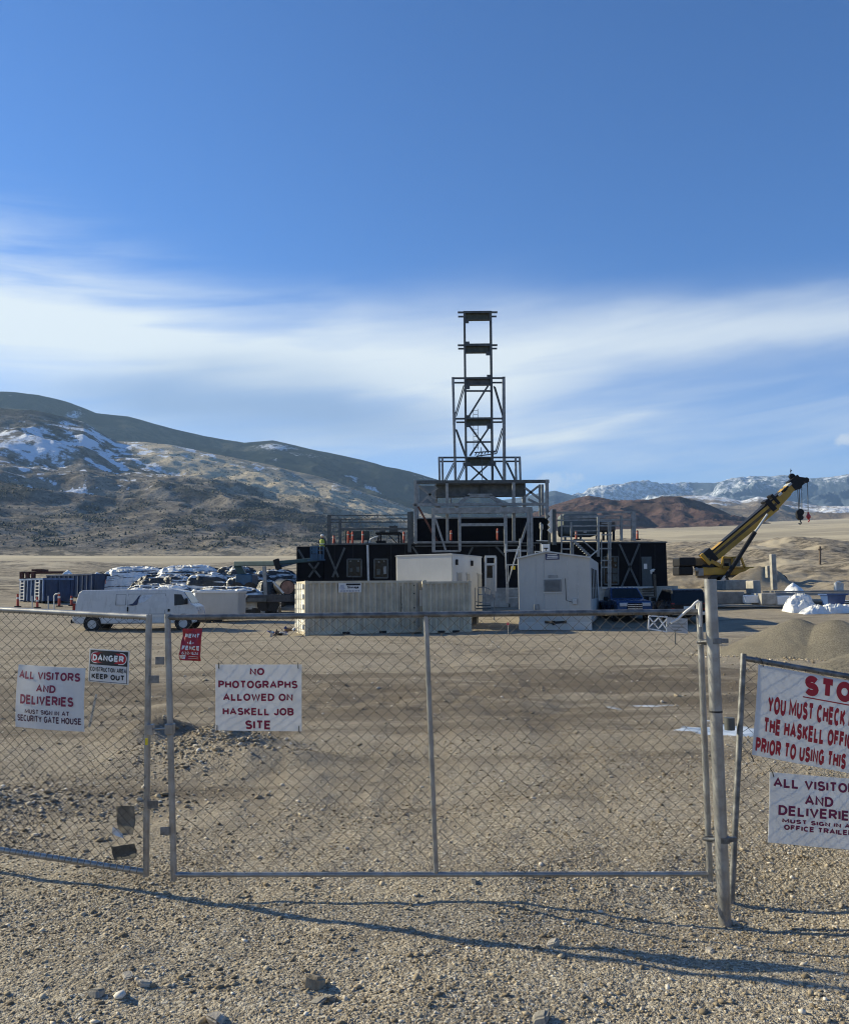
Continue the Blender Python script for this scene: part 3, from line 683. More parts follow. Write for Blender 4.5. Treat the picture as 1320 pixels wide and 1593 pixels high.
# --- right fence panel, leaning
rp = Panel(P(1156, 1022, 6.2), P(1760, 1126, 6.3), P(1735, 1500, 6.1), P(1137, 1400, 6.05))
RIGHT = thing('chain_link_fence', 'leaning chain link fence panel right of the thick post carrying the stop sign', 'fence', P(1137, 1404, 6.05))
pipe('stile', RIGHT, rp.hit(1156, 1017), rp.hit(1137, 1406), .021, GALVD)
pipe('stile', RIGHT, rp.hit(1760, 1122), rp.hit(1735, 1500), .021, GALVD)
pipe('top_rail', RIGHT, rp.hit(1156, 1024), rp.hit(1760, 1128), .020, GALVD)
chain_link(rp, .003, .996, .012, .992, 60, 38, 24, RIGHT, .0018, knuck=[(.008, 30, .6, .003)])
q = rp.hit(1137, 1126); MB().tube([q+Vector((-.02, -.02, -.04)), q+Vector((-.02, -.02, .045))], .036, 16).build('panel_clamp', mat('dark_clamp', (.10, .105, .10), .5, .3), RIGHT, angle=40)
for px, py in ((1181, 1030), (1166, 1178), (1197, 1201)): MB().tube([rp.hit(px-3, py-7)+rp.n*.03, rp.hit(px+1, py)+rp.n*.032, rp.hit(px+3, py+7)+rp.n*.03], .0035, 6).build('cable_tie', mat('black_plastic', (.015,)*3), RIGHT)

# ------------------------------------------------------------------ signs with lettering
def arc(cx, cy, rx, ry, a0, a1, n=9):
    return [(cx+rx*math.cos(R(a0+(a1-a0)*i/(n-1))), cy+ry*math.sin(R(a0+(a1-a0)*i/(n-1)))) for i in range(n)]
GLYPH = {
 'A': (.72, [[(0, 0), (.5, 1), (1, 0)], [(.19, .34), (.81, .34)]]),
 'B': (.60, [[(0, 0), (0, 1), (.55, 1)]+arc(.55, .765, .40, .235, 90, -90)+[(0, .53)], [(0, .53), (.55, .53)]+arc(.58, .265, .42, .265, 90, -90)+[(0, 0)]]),
 'C': (.66, [arc(.52, .5, .52, .5, 48, 312, 18)]),
 'D': (.64, [[(0, 0), (0, 1), (.42, 1)]+arc(.42, .5, .58, .5, 90, -90, 13)+[(0, 0)]]),
 'E': (.54, [[(1, 1), (0, 1), (0, 0), (1, 0)], [(0, .53), (.92, .53)]]), 'F': (.52, [[(1, 1), (0, 1), (0, 0)], [(0, .52), (.85, .52)]]),
 'G': (.68, [arc(.5, .5, .5, .5, 48, 315, 18)+[(.98, .18), (.98, .46), (.55, .46)]]), 'H': (.60, [[(0, 0), (0, 1)], [(1, 0), (1, 1)], [(0, .53), (1, .53)]]),
 'I': (.001, [[(.5, 0), (.5, 1)]]), 'J': (.42, [[(1, 1), (1, .3)]+arc(.5, .28, .5, .28, 0, -180)]), 'K': (.60, [[(0, 0), (0, 1)], [(1, 1), (0, .36)], [(.32, .56), (1, 0)]]),
 'L': (.50, [[(0, 1), (0, 0), (1, 0)]]), 'M': (.90, [[(0, 0), (0, 1), (.5, .22), (1, 1), (1, 0)]]), 'N': (.60, [[(0, 0), (0, 1), (1, 0), (1, 1)]]),
 'O': (.72, [arc(.5, .5, .5, .5, 0, 360, 25)]), 'P': (.56, [[(0, 0), (0, 1), (.55, 1)]+arc(.55, .73, .45, .27, 90, -90)+[(0, .46)]]),
 'R': (.62, [[(0, 0), (0, 1), (.55, 1)]+arc(.55, .74, .42, .26, 90, -90)+[(0, .48)], [(.48, .48), (1, 0)]]),
 'S': (.58, [arc(.5, .755, .46, .245, 25, 255, 12)+arc(.5, .255, .5, .255, 80, -155, 13)]),
 'T': (.60, [[(0, 1), (1, 1)], [(.5, 1), (.5, 0)]]), 'U': (.60, [[(0, 1), (0, .34)]+arc(.5, .34, .5, .34, 180, 360, 11)+[(1, 1)]]), 'V': (.68, [[(0, 1), (.5, 0), (1, 1)]]),
 'W': (.98, [[(0, 1), (.25, 0), (.5, .95), (.75, 0), (1, 1)]]), 'Y': (.66, [[(0, 1), (.5, .45), (1, 1)], [(.5, .47), (.5, 0)]]), '-': (.26, [[(0, .42), (1, .42)]]),
 '1': (.22, [[(0, .76), (.9, 1), (.9, 0)]]), '2': (.52, [arc(.5, .72, .5, .28, 165, -35, 11)+[(0, 0), (1, 0)]]), '3': (.52, [arc(.48, .75, .46, .25, 150, -80, 10)+arc(.48, .26, .52, .26, 80, -150, 10)]),
 '4': (.56, [[(.75, 0), (.75, 1), (0, .28), (1, .28)]]), '6': (.54, [arc(.5, .30, .5, .30, 0, 360, 19), arc(.62, .42, .62, .58, 75, 190, 9)]), '8': (.54, [arc(.5, .75, .43, .25, 0, 360, 17), arc(.5, .26, .5, .26, 0, 360, 19)]),
 't': (.26, [[(.45, .98), (.45, .08), (1, .03)], [(0, .70), (1, .70)]]), 'o': (.48, [arc(.5, .36, .5, .36, 0, 360, 19)]), 'r': (.28, [[(0, 0), (0, .72)], [(0, .45), (.4, .68), (1, .71)]]),
 'a': (.46, [[(0, .58)]+arc(.5, .5, .48, .22, 150, 0, 7)+[(.98, 0)], arc(.46, .2, .46, .2, 30, 330, 13)]), 'g': (.48, [arc(.48, .37, .48, .35, 20, 340, 17), [(1, .72), (1, -.08)]+arc(.5, -.08, .5, .16, 0, -150, 8)]), 'e': (.48, [[(.02, .37), (1, .37)]+arc(.5, .36, .5, .36, 5, 320, 17)])}
def text_mesh(body, bold=0.0):
    """sign painter's lettering: every stroke a flat ribbon; returns normalised x, y and stroke layer"""
    t = .172+2.7*bold; x = 0.0; V = []; Fc = []; lay = 0
    for ch in body:
        if ch == ' ': x += .34+t*.5; continue
        w, strokes = GLYPH[ch]
        for st in strokes:
            pts = []
            for a, b_ in st:
                q = (x+t/2+a*w, t/2+b_*(1-t))
                if not pts or math.hypot(q[0]-pts[-1][0], q[1]-pts[-1][1]) > 1e-4: pts.append(q)
            closed = math.hypot(pts[0][0]-pts[-1][0], pts[0][1]-pts[-1][1]) < 1e-3
            if closed: pts = pts[:-1]
            n = len(pts); k0 = len(V); lay = (lay+1) % 3
            for i in range(n):
                d = []
                for a, b_ in ((i-1, i), (i, i+1)):
                    if not closed and (a < 0 or b_ >= n): continue
                    p, q = pts[a % n], pts[b_ % n]; l = math.hypot(q[0]-p[0], q[1]-p[1]); d.append(((q[0]-p[0])/l, (q[1]-p[1])/l))
                tx, ty = sum(e[0] for e in d), sum(e[1] for e in d); l = math.hypot(tx, ty) or 1; tx, ty = tx/l, ty/l
                m_ = min(1.5, 1/max(.3, tx*d[0][0]+ty*d[0][1]))
                ex = (0, 0)
                if not closed and i in (0, n-1): g = -1 if i == 0 else 1; ex = (tx*t*.5*g, ty*t*.5*g) if len(st) == 2 and abs(tx*ty) < .01 else (0, 0)
                for sgn in (-1, 1): V.append((pts[i][0]-ty*sgn*m_*t/2+ex[0]*0, pts[i][1]+tx*sgn*m_*t/2, lay))
            for i in range(n if closed else n-1):
                a, c = k0+2*i, k0+2*((i+1) % n); Fc.append((a, c, c+1, a+1))
        x += w+t+.10
    V = np.array(V); xy = V[:, :2]; lo, hi = xy.min(0), xy.max(0)
    V[:, :2] = (xy-lo)/(hi-lo); return V, Fc
class Sign:
    """a thin plastic board: corners given in photo pixels on the panel it hangs on, with a slight bow"""
    def __init__(s, name, label, panel, corners, col, off=.03, bow=.012, thick=.003, crumple=0.0, group=None, material=None):
        s.c = [panel.hit(*q, off) for q in corners]; s.n = panel.n; s.off = 0.0; s.bow = bow; s.cr = crumple
        s.o = thing(name, label, 'sign', s.S(.5, 1, 0), group=group); N = 14; vs = []; fs = []
        for k in (0, -thick):
            for j in range(N+1):
                for i in range(N+1): vs.append(s.S(i/N, j/N, k))
        M = (N+1)**2
        for j in range(N):
            for i in range(N):
                a = j*(N+1)+i; fs.append((a, a+1, a+N+2, a+N+1)); fs.append((M+a, M+a+N+1, M+a+N+2, M+a+1))
        edge = [i for i in range(N)]+[i*(N+1)+N for i in range(N)]+[M-1-i for i in range(N)]+[(N-i)*(N+1) for i in range(N)]
        for i in range(len(edge)):
            a, c = edge[i], edge[(i+1) % len(edge)]; fs.append((a, a+M, c+M, c))
        mb = MB(); mb.v = [tuple(v) for v in vs]; mb.f = fs
        s.board = mb.build('board', material or board_material('sign_board', col), s.o, angle=50)
    def S(s, u, v, off=0.0):
        a, b_, c, d = s.c; p = (a*(1-u)+b_*u)*(1-v)+(d*(1-u)+c*u)*v
        w = s.bow*(math.sin(math.pi*u)+.5*math.sin(math.pi*v)-.6)
        if s.cr: w += s.cr*(float(fbm([u*3.1], [v*3.7], 55, 3)[0])-.5)
        return p + s.n*(s.off+off+w)
    def text(s, body, u0, u1, v0, v1, col, bold=0.0, name='lettering'):
        V, Fc = text_mesh(body, bold); vs = [s.S(u0+(u1-u0)*x, v1+(v0-v1)*y, .0026+.00025*k) for x, y, k in V]
        mb = MB(); mb.add(vs, Fc); return mb.build(name, mat('ink_%s' % col[0], col[1], .6, 0, .06), s.o)
    def patch(s, u0, u1, v0, v1, col, lift=.0015, name='printed_panel', rad=0.0):
        N = 10; mb = MB(); vs = []; fs = []
        if rad:
            pts = []; asp = rad
            w, h = u1-u0, v1-v0
            for cx, cy, g0 in ((u1-rad*h*s.asp, v0+rad*h, -90), (u1-rad*h*s.asp, v1-rad*h, 0), (u0+rad*h*s.asp, v1-rad*h, 90), (u0+rad*h*s.asp, v0+rad*h, 180)):
                for k in range(7):
                    g = math.radians(g0+k*15); pts.append((cx+rad*h*s.asp*math.cos(g), cy+rad*h*math.sin(g)))
            vs = [s.S(u, v, lift) for u, v in pts]; fs = [tuple(range(len(vs)))]
        else:
            for j in range(N+1):
                for i in range(N+1): vs.append(s.S(u0+(u1-u0)*i/N, v0+(v1-v0)*j/N, lift))
            for j in range(N):
                for i in range(N): a = j*(N+1)+i; fs.append((a, a+1, a+N+2, a+N+1))
        mb.add(vs, fs); return mb.build(name, mat('ink_%s' % col[0], col[1], .6, 0, .06), s.o)
RED = ('red', (.42, .012, .022)); DRED = ('dark_red', (.26, .010, .045)); BLK = ('black', (.018, .018, .020)); WHT = ('white', (.78, .78, .77)); MAR = ('maroon', (.20, .012, .055)); PUR = ('plum_black', (.075, .025, .05))
WHITE = (.80, .80, .79)
def board_material(name, col, tr=.42):
    m = mat(name, col, .45, 0, .05, 8, .05, 20, dirt=.12)
    t = m.node_tree; q = NB(t); bs = t.nodes['Principled BSDF']; out = t.nodes['Material Output']
    if not any(n.type == 'MIX_SHADER' for n in t.nodes):
        tl = q.n('ShaderNodeBsdfTranslucent'); tl.inputs[0].default_value = (*col, 1); mx = q.n('ShaderNodeMixShader'); mx.inputs[0].default_value = tr
        t.links.new(bs.outputs[0], mx.inputs[1]); t.links.new(tl.outputs[0], mx.inputs[2]); t.links.new(mx.outputs[0], out.inputs[0])
    return m

sg = Sign('visitor_sign', 'white visitors and deliveries sign naming the security gate house', lp, [(27, 1034), (131, 1040), (129, 1139), (22, 1131)], WHITE, bow=.02)
sg.text('ALL VISITORS', .035, .945, .075, .225, MAR, .02); sg.text('AND', .33, .62, .285, .42, MAR, .02); sg.text('DELIVERIES', .08, .87, .465, .625, MAR, .02)
sg.text('MUST SIGN IN AT', .16, .81, .69, .77, PUR, .012); sg.text('SECURITY GATE HOUSE', .04, .965, .785, .895, PUR, .012)
sg = Sign('danger_sign', 'small danger construction area keep out sign with red oval', lp, [(139, 1009), (201, 1013), (199, 1065.5), (137, 1060)], WHITE, bow=.006); sg.asp = .85
sg.patch(.03, .97, .035, .47, BLK, .0012); sg.patch(.05, .95, .08, .425, WHT, .0024, rad=.42); sg.patch(.065, .935, .10, .405, RED, .0036, rad=.42)
V_ = sg.text('DANGER', .11, .89, .145, .36, WHT, .035)
for vv in V_.data.vertices: vv.co += sg.n*.003
sg.text('CONSTRUCTION AREA', .05, .95, .53, .68, BLK, .015); sg.text('KEEP OUT', .09, .90, .735, .90, BLK, .03)
for u0, u1, v0, v1 in ((.03, .97, .965, .98), (.03, .045, .47, .965), (.955, .97, .47, .965)): sg.patch(u0, u1, v0, v1, BLK, .0012, 'border')
sg = Sign('photograph_sign', 'white no photographs sign hung alone on the gate', gp, [(335, 1034), (469, 1034), (469, 1138), (335, 1136.5)], WHITE, bow=.006)
for tx, u0, u1, v0, v1 in (('NO', .40, .57, .045, .165), ('PHOTOGRAPHS', .035, .955, .235, .36), ('ALLOWED ON', .09, .90, .43, .555), ('HASKELL JOB', .085, .91, .645, .765), ('SITE', .35, .635, .84, .975)): sg.text(tx, u0, u1, v0, v1, DRED, .022)
for u, v in ((.04, .02), (.96, .02), (.02, .97), (.97, .97)): MB().tube([sg.S(u, v-.05, .004), sg.S(u, v+.03, .006), sg.S(u+.01, v+.06, -.02)], .003, 6).build('cable_tie', mat('black_plastic', (.015,)*3), sg.o)
REDV = mat('red_vinyl', (.36, .012, .025), .45, 0, .12, 9, .3, 14)
sg = Sign('fence_rental_tag', 'crumpled red fence rental tag tied at the top left of the gate', gp, [(284, 978), (314, 978), (311.5, 1029), (278, 1027)], (.4, .01, .02), bow=.015, crumple=.06, material=REDV)
sg.text('RENT', .17, .90, .15, .29, WHT, .04); sg.text('-A-', .34, .66, .36, .49, WHT, .04); sg.text('FENCE', .11, .93, .525, .68, WHT, .045); sg.text('632-1824', .13, .90, .715, .81, WHT, .01)
sg.patch(.05, .30, .83, .95, WHT, .0025, 'pale_panel'); sg.patch(.42, .92, .86, .872, WHT, .0025, 'rule_line'); sg.patch(.42, .92, .92, .93, WHT, .0025, 'rule_line')
sg = Sign('stop_sign', 'large white stop sign with red lettering, upper board on the leaning panel', rp, [(1180, 1034), (1420, 1077), (1408, 1220), (1170, 1174.5)], WHITE, bow=.012)
def pt(px0, px1, x=1175., w=240.): return ((px0-x)/w, (px1-x)/w)
sg.text('STOP', *pt(1247, 1345), .02, .245, RED, .05); sg.patch(*pt(1245, 1348), .262, .275, RED, .0026, 'underline')
sg.text('YOU MUST CHECK IN', *pt(1193, 1329), .31, .53, RED, .035)
sg.text('THE HASKELL OFFICE', *pt(1190, 1334), .555, .745, RED, .035)
sg.text('PRIOR TO USING THIS', *pt(1179, 1319), .79, .98, RED, .035)
sg = Sign('visitor_sign', 'white visitors and deliveries sign naming the office trailer, below the stop sign', rp, [(1197.5, 1201.5), (1350, 1214), (1349, 1325), (1194.5, 1311)], WHITE, bow=.01)
sg.text('ALL VISITORS', .035, .965, .06, .215, MAR, .02); sg.text('AND', .35, .64, .275, .43, MAR, .02); sg.text('DELIVERIES', .09, .90, .455, .605, MAR, .02)
sg.text('MUST SIGN IN AT', .13, .87, .635, .705, MAR, .035); sg.text('OFFICE TRAILER', .15, .85, .72, .80, MAR, .035)

# small things caught on or near the fence
def sheet(name, label, cat, panel, px, off, material, sag=.04):
    c = [panel.hit(*q)+panel.n*off for q in px]; N = 8; mb = MB(); vs = []
    for k in (0, .004):
        for j in range(N+1):
            for i in range(N+1):
                u, v = i/N, j/N; p = (c[0]*(1-u)+c[1]*u)*(1-v)+(c[3]*(1-u)+c[2]*u)*v
                vs.append(p+panel.n*(k+sag*(float(fbm([u*2], [v*2], 66, 3)[0])-.5)))
    M = (N+1)**2; fs = []
    for j in range(N):
        for i in range(N): a = j*(N+1)+i; fs += [(a, a+1, a+N+2, a+N+1), (M+a, M+a+N+1, M+a+N+2, M+a+1)]
    mb.add(vs, fs); return mb.build(name, material, None, label, cat, angle=60)
CARD = mat('weathered_cardboard', (.20, .175, .135), .8, 0, .25, 8)
sheet('cardboard_scrap', 'dull tan card scrap upright behind the left panel mesh', 'scrap', lp, [(176, 1256), (204, 1256), (204, 1300), (178, 1296)], -.03, CARD)
sheet('paper_scrap', 'white paper corner curling out under the tan card scrap', 'scrap', lp, [(177, 1286), (186, 1290), (195, 1303), (176, 1297)], .01, mat('white_paper', (.75, .75, .74), .7), .02)
sheet('cardboard_scrap', 'dark torn card scrap lying low by the left panel bottom rail', 'scrap', lp, [(168, 1320), (204, 1315), (208, 1336), (172, 1341)], -.03, mat('dark_card', (.10, .092, .075), .85, 0, .2, 8))
a, c = G(137, 1132), G(150, 1081)
st = P(150, 1080, a.y+.08); MB().beam(a-Vector((0, 0, .08)), st, .03, .02).build('wooden_stake', mat('pale_wood', (.55, .47, .35), .7, 0, .2, 20), None, 'pale wooden stake leaning in the dirt below the danger sign', 'stake', bevel=.002)
rope = [P(1072, 962, 5.80), P(1067, 951, 5.80), P(1075, 945, 5.80), P(1081, 938, 5.80), P(1086, 935.5, 5.80), P(1089, 940, 5.80), P(1087, 962, 5.81)]
ra = MB().tube([P(1043, 969, 5.82), P(1054, 963, 5.82), P(1060, 957, 5.83), P(1067, 951, 5.80), P(1075, 945, 5.80), P(1081, 938, 5.79), P(1085, 935, 5.79), P(1088.5, 938, 5.80), P(1087.5, 950, 5.81), P(1089, 975, 5.815)], .009, 8)
ra.build('rope', mat('white_rope', (.72, .72, .70), .7), None, 'short white rope draped over the top right corner of the gate', 'rope', angle=60)
# melt water and ice beyond the gate
def puddle(px, label, seed):
    c = [G(*q) for q in px]; z = min(p.z for p in c); cx = sum(p.x for p in c)/len(c); cy = sum(p.y for p in c)/len(c); n = 90; vs = [(cx, cy, z+.012)]
    rx = (max(p.x for p in c)-min(p.x for p in c))/2; ry = (max(p.y for p in c)-min(p.y for p in c))/2
    for i in range(n):
        g = 2*math.pi*i/n; k = .55+.9*float(fbm([math.cos(g)*2.2+seed*5], [math.sin(g)*2.2], seed, 4)[0]); vs.append((cx+rx*k*math.cos(g), cy+ry*k*math.sin(g), z+.012))
    o = link_mesh('puddle', vs, [(0, 1+i, 1+(i+1) % n) for i in range(n)], ICE); o['kind'] = 'structure'
def ice_mat():
    m = mat('wet_ice', (.50, .52, .54), .15, 0, .45, 2.2); return m
ICE = ice_mat()
puddle([(950, 1103), (1110, 1105), (1030, 1113), (1030, 1094)], 'a', 31)
puddle([(1062, 1138), (1190, 1136), (1120, 1151), (1120, 1124)], 'b', 37)
puddle([(1060, 1122), (1110, 1122), (1085, 1126), (1085, 1119)], 'c', 43)
# ------------------------------------------------------------------ site buildings, steelwork, vehicles
def X_(px, py, Y): return P(px, py, Y).x
def Z_(px, py, Y): return P(px, py, Y).z
def pbox(mb, x0, y0, x1, y1, Y, d):               # box whose front face (at depth Y) covers the photo rectangle
    a = P(x0, (y0+y1)/2, Y).x; c = P(x1, (y0+y1)/2, Y).x; m = (x0+x1)/2
    return mb.box(a, Y, P(m, y1, Y).z, c, Y+d, P(m, y0, Y).z)
def pbeam(mb, x0, y0, x1, y1, Y, w, d=None, Y2=None): return mb.beam(P(x0, y0, Y), P(x1, y1, Y if Y2 is None else Y2), w, d)
STEEL = mat('grey_primed_steel', (.27, .275, .265), .55, .35, .2, 3)
STEELD = mat('dark_primed_steel', (.095, .105, .105), .6, .1, .2, 3, spec=.3)
STEELW = mat('pale_steel', (.48, .49, .48), .5, .3, .15, 4)
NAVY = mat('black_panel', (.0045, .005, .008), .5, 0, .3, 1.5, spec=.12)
CONC = mat('concrete', (.34, .32, .28), .9, 0, .2, 2.0, .3, 12)
BLACK = mat('black_paint', (.011, .011, .012), .5, 0, .3, 6, spec=.25)
RUBBER = mat('tyre_rubber', (.022, .021, .020), .85, 0, .3, 12)
GLASS = mat('dark_glass', (.006, .008, .010), .06, 0, .1, 2, spec=.35)
WHITEP = mat('white_paint', (.70, .68, .63), .45, 0, .06, 2.0, dirt=.2)
ORANGE = mat('safety_orange', (.42, .055, .028), .55, 0, .12, 6)
CHROME = mat('bright_metal', (.62, .62, .62), .25, .9, .1, 5)

# --- black process building
BY = 62.0
gz = hz(6, BY)
BLD = thing('process_building', 'long low black panelled plant building beneath the steel tower', 'building', (P(750, 846, BY).x, BY, gz))
mb = MB(); a = P(504, 880, BY).x; c = P(1037, 880, BY).x; zt = Z_(770, 845, BY); zb = Z_(770, 914.5, BY)
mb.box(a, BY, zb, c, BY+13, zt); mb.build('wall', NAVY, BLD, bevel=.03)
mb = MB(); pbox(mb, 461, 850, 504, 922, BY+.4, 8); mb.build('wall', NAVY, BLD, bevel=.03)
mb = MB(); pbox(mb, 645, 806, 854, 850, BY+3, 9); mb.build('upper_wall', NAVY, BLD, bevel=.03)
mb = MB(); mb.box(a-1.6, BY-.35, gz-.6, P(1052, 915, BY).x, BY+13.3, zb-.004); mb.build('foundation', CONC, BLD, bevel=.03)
for x0, y0, x1, y1, yy in ((504, 846.5, 1037, 843.5, BY-.06), (645, 849.8, 832, 848.6, BY-.10), (648, 806.5, 853, 804.5, BY+2.9)):
    mb = MB(); pbeam(mb, x0, y0, x1, y1, yy, .10, .14); mb.build('coping', STEEL if yy > BY else STEELD, BLD)
for (x0, y0, x1, y1) in ((507, 851, 526, 898), (536, 852, 517, 898), (480, 876, 498, 898), (496, 875, 480, 898), (464, 855, 474, 872), (963, 846, 994, 914), (994, 846, 966, 914), (641, 850, 652, 866), (735, 851, 722, 876), (771, 850, 786, 866), (704, 868, 690, 892)):
    mb = MB(); pbeam(mb, x0, y0, x1, y1, BY-.07, .14, .06); mb.build('wall_brace', STEELD, BLD)
mb = MB(); mb.tube([P(571.5, 848, BY-.2), P(573, 906, BY-.2)], .09, 10); mb.build('downpipe', STEELW, BLD, angle=40)
mb = MB(); mb.tube([P(574, 846, BY+.3), P(576, 839, BY+.3), P(583, 836, BY+.3), P(588, 834.5, BY+.3)], .07, 8); mb.build('vent_pipe', STEELW, BLD, angle=60)
DOORG = mat('grey_door', (.055, .072, .078), .5, 0, .15, 3)
mb = MB(); pbox(mb, 998, 866, 1013.5, 913, BY-.06, .05); dr = mb.build('door', DOORG, BLD, bevel=.01)
mb = MB(); pbox(mb, 1001, 877, 1006, 885, BY-.075, .01); mb.build('notice', WHITEP, dr)
mb = MB(); mb.ball(P(1014, 888, BY-.3), (.16, .1, .10), 8, 6); mb.ball(P(1012.5, 890.5, BY-.3), (.07, .07, .14), 8, 6); mb.ball(P(1016, 886, BY-.3), (.12, .06, .05), 8, 6); mb.build('light_fitting', WHITEP, BLD)
def opening(x0, y0, x1, y1, panes, grid):
    m_ = MB(); w = .10
    for p0, p1 in (((x0, y0), (x1, y0)), ((x0, y1), (x1, y1)), ((x0, y0), (x0, y1)), ((x1, y0), (x1, y1))): pbeam(m_, *p0, *p1, BY-.07, w, .10)
    f = m_.build('window', STEELD, BLD)
    g_ = MB(); pbox(g_, x0+.6, y0+.6, x1-.6, y1-.6, BY-.03, .03); g_.build('pane', GLASS, f)
    for gx, gy, gw, gh, mt in grid:
        k_ = MB(); pbox(k_, gx, gy, gx+gw, gy+gh, BY-.05, .012); k_.build('posted_sheet', mt, f)
SHEET = mat('grey_sheet', (.20, .21, .21), .6, 0, .3, 5); SHEETD = mat('dim_sheet', (.07, .08, .075), .6, 0, .3, 5)
JOINT = mat('panel_joint', (.020, .021, .024), .5, 0, .2, 3, spec=.2)
for x in (520, 549, 608, 630, 668, 700, 760, 790, 832, 962, 995, 1018): q = MB(); pbeam(q, x, 847, x, 914, BY-.012, .05, .02); q.build('panel_joint', JOINT, BLD)
opening(540, 870, 562, 897, 2, [(544, 872, 2.5, 2, SHEET), (556, 872, 2.5, 2, SHEET), (544, 884, 4, 6, SHEETD), (554, 882, 5, 8, SHEETD)])
opening(582, 870, 603, 899, 2, [(588, 873, 2, 2, SHEET), (596, 872, 2, 2, SHEET), (586, 885, 5, 9, SHEETD), (596, 881, 5, 12, SHEET)])
opening(939, 866, 961, 909, 2, [(954, 867, 5, 7, SHEETD), (943, 880, 8, 10, SHEETD), (952, 884, 8, 8, SHEETD), (943, 893, 8, 12, SHEETD), (952, 893, 8, 12, SHEETD), (956, 878, 2, 3, SHEET)])
mb = MB(); pbeam(mb, 935, 915, 1006, 914.5, BY-.36, .10, .3); mb.build('sill', STEELW, BLD)
# steps by the grey door
t = thing('entry_steps', 'dark timber steps with a newel post at the grey door of the black building', 'steps', P(1022, 930, BY-1.0))
mb = MB(); pbox(mb, 1017, 893, 1020.5, 931, BY-1.2, .18); mb.build('newel_post', mat('dark_timber', (.09, .075, .055), .8, 0, .3, 9), t)
for i in range(4):
    mb = MB(); pbox(mb, 1000, 915+i*4, 1018, 917+i*4, BY-.7-.25*i, .3); mb.build('tread', mat('dark_timber', (.09,)*3), t)

# --- steel tower
TY = 66.0
TW = thing('steel_tower', 'tall stepped grey steel tower rising over the black building', 'tower', (P(744, 846, TY).x, TY, gz))
def U(u): return 600+u/3.983
def V(v): return 460+v/3.983
def mem(name, u0, v0, u1, v1, w, d=None, Y=TY, m=STEELD, Y2=None):
    q = MB(); q.beam(P(U(u0), V(v0), Y), P(U(u1), V(v1), Y if Y2 is None else Y2), w, d); return q.build(name, m, TW)
for Y in (TY, TY+1.3):
    k = 0.0
    mem('column', 486, 96, 498, 1155, .17, .2, Y); mem('column', 648, 96, 660, 1155, .19, .2, Y)
def plate_beam(u0, v0, u1, v1, m=STEELD):
    q = MB(); a = P(U(u0), V(v0), TY); c = P(U(u1), V(v1), TY); q.box(a.x, TY+.12, c.z, c.x, TY+.20, a.z); q.box(a.x, TY-.02, a.z-.06, c.x, TY+.34, a.z+.02); q.box(a.x, TY-.02, c.z-.02, c.x, TY+.34, c.z+.05)
    q.box((a.x+c.x)/2-.02, TY+.02, c.z+.05, (a.x+c.x)/2+.02, TY+.12, a.z-.06)
    return q.build('girder', m, TW)
OLIVE = mat('olive_primed_steel', (.085, .095, .075), .6, .1, .2, 3, spec=.3)
for (u0, v0, u1, v1, m) in ((484, 96, 649, 146, OLIVE), (490, 298, 653, 349, OLIVE), (492, 506, 656, 550, STEELD), (494, 756, 658, 798, OLIVE), (490, 1005, 665, 1048, OLIVE)): plate_beam(u0, v0, u1, v1, m)
for (u0, u1, v) in ((445, 690, 103), (445, 690, 307), (412, 733, 511), (430, 722, 762), (325, 834, 1003)): mem('rail', u0, v, u1, v-1, .13, .13, TY-.05)
for (u0, u1, v) in ((447, 685, 129), (447, 688, 328), (415, 733, 539), (435, 720, 784), (335, 830, 1027)): mem('rail', u0, v, u1, v-1, .12, .12, TY+1.3)
for (u, v, w, h) in ((503, 158, 22, 26), (505, 294, 26, 22), (632, 358, 26, 24), (638, 500, 26, 22), (508, 566, 24, 28), (508, 750, 30, 20), (508, 802, 34, 26), (638, 808, 26, 34), (500, 1045, 46, 24), (660, 1040, 44, 30), (424, 750, 18, 60), (727, 745, 18, 70)):
    q = MB(); c = P(U(u), V(v), TY-.03); q.box(c.x-w/3.983/40, c.y-.02, c.z-h/3.983/40, c.x+w/3.983/40, c.y+.02, c.z+h/3.983/40); q.build('gusset', STEELD, TW)
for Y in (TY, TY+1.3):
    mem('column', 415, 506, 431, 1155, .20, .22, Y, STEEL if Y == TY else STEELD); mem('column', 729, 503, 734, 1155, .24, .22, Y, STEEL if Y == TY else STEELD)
mem('brace', 632, 558, 516, 744, .14); mem('brace', 520, 810, 636, 968, .14); mem('brace', 636, 820, 520, 992, .14)
mem('brace', 525, 1052, 640, 1155, .13); mem('brace', 636, 1044, 520, 1152, .13)
for (u0, v0, u1, v1) in ((482, 556, 428, 744), (668, 560, 722, 744), (431, 826, 490, 994), (720, 822, 678, 972), (418, 1038, 364, 1146), (484, 1048, 440, 1146), (668, 1042, 722, 1140), (744, 1030, 798, 1146)):
    mem('brace', u0, v0, u1, v1, .085, None, TY); mem('brace', u0+8, v0+4, u1+8, v1+4, .08, None, TY+.9)
mem('strut', 497, 590, 654, 590, .12); mem('strut', 500, 907, 656, 906, .12)
for Y in (TY-1.0, TY+2.6):
    for u in (329, 349, 803, 829): mem('column', u, 1002, u+4, 1158, .16, .18, Y, STEEL)
lad = MB()
for u in (541, 569): lad.tube([P(U(u), V(700), TY+.7), P(U(u+2), V(952), TY+.7)], .022, 6)
for i in range(11): lad.tube([P(U(541), V(712+i*23), TY+.7), P(U(570), V(712+i*23), TY+.7)], .018, 6)
lad.build('ladder', STEELD, TW)
q = MB()
for i in range(7):
    q.beam(P(U(552+i*19), V(990-i*3), TY-.4), P(U(566+i*19), V(966-i*1), TY-.4), .07)
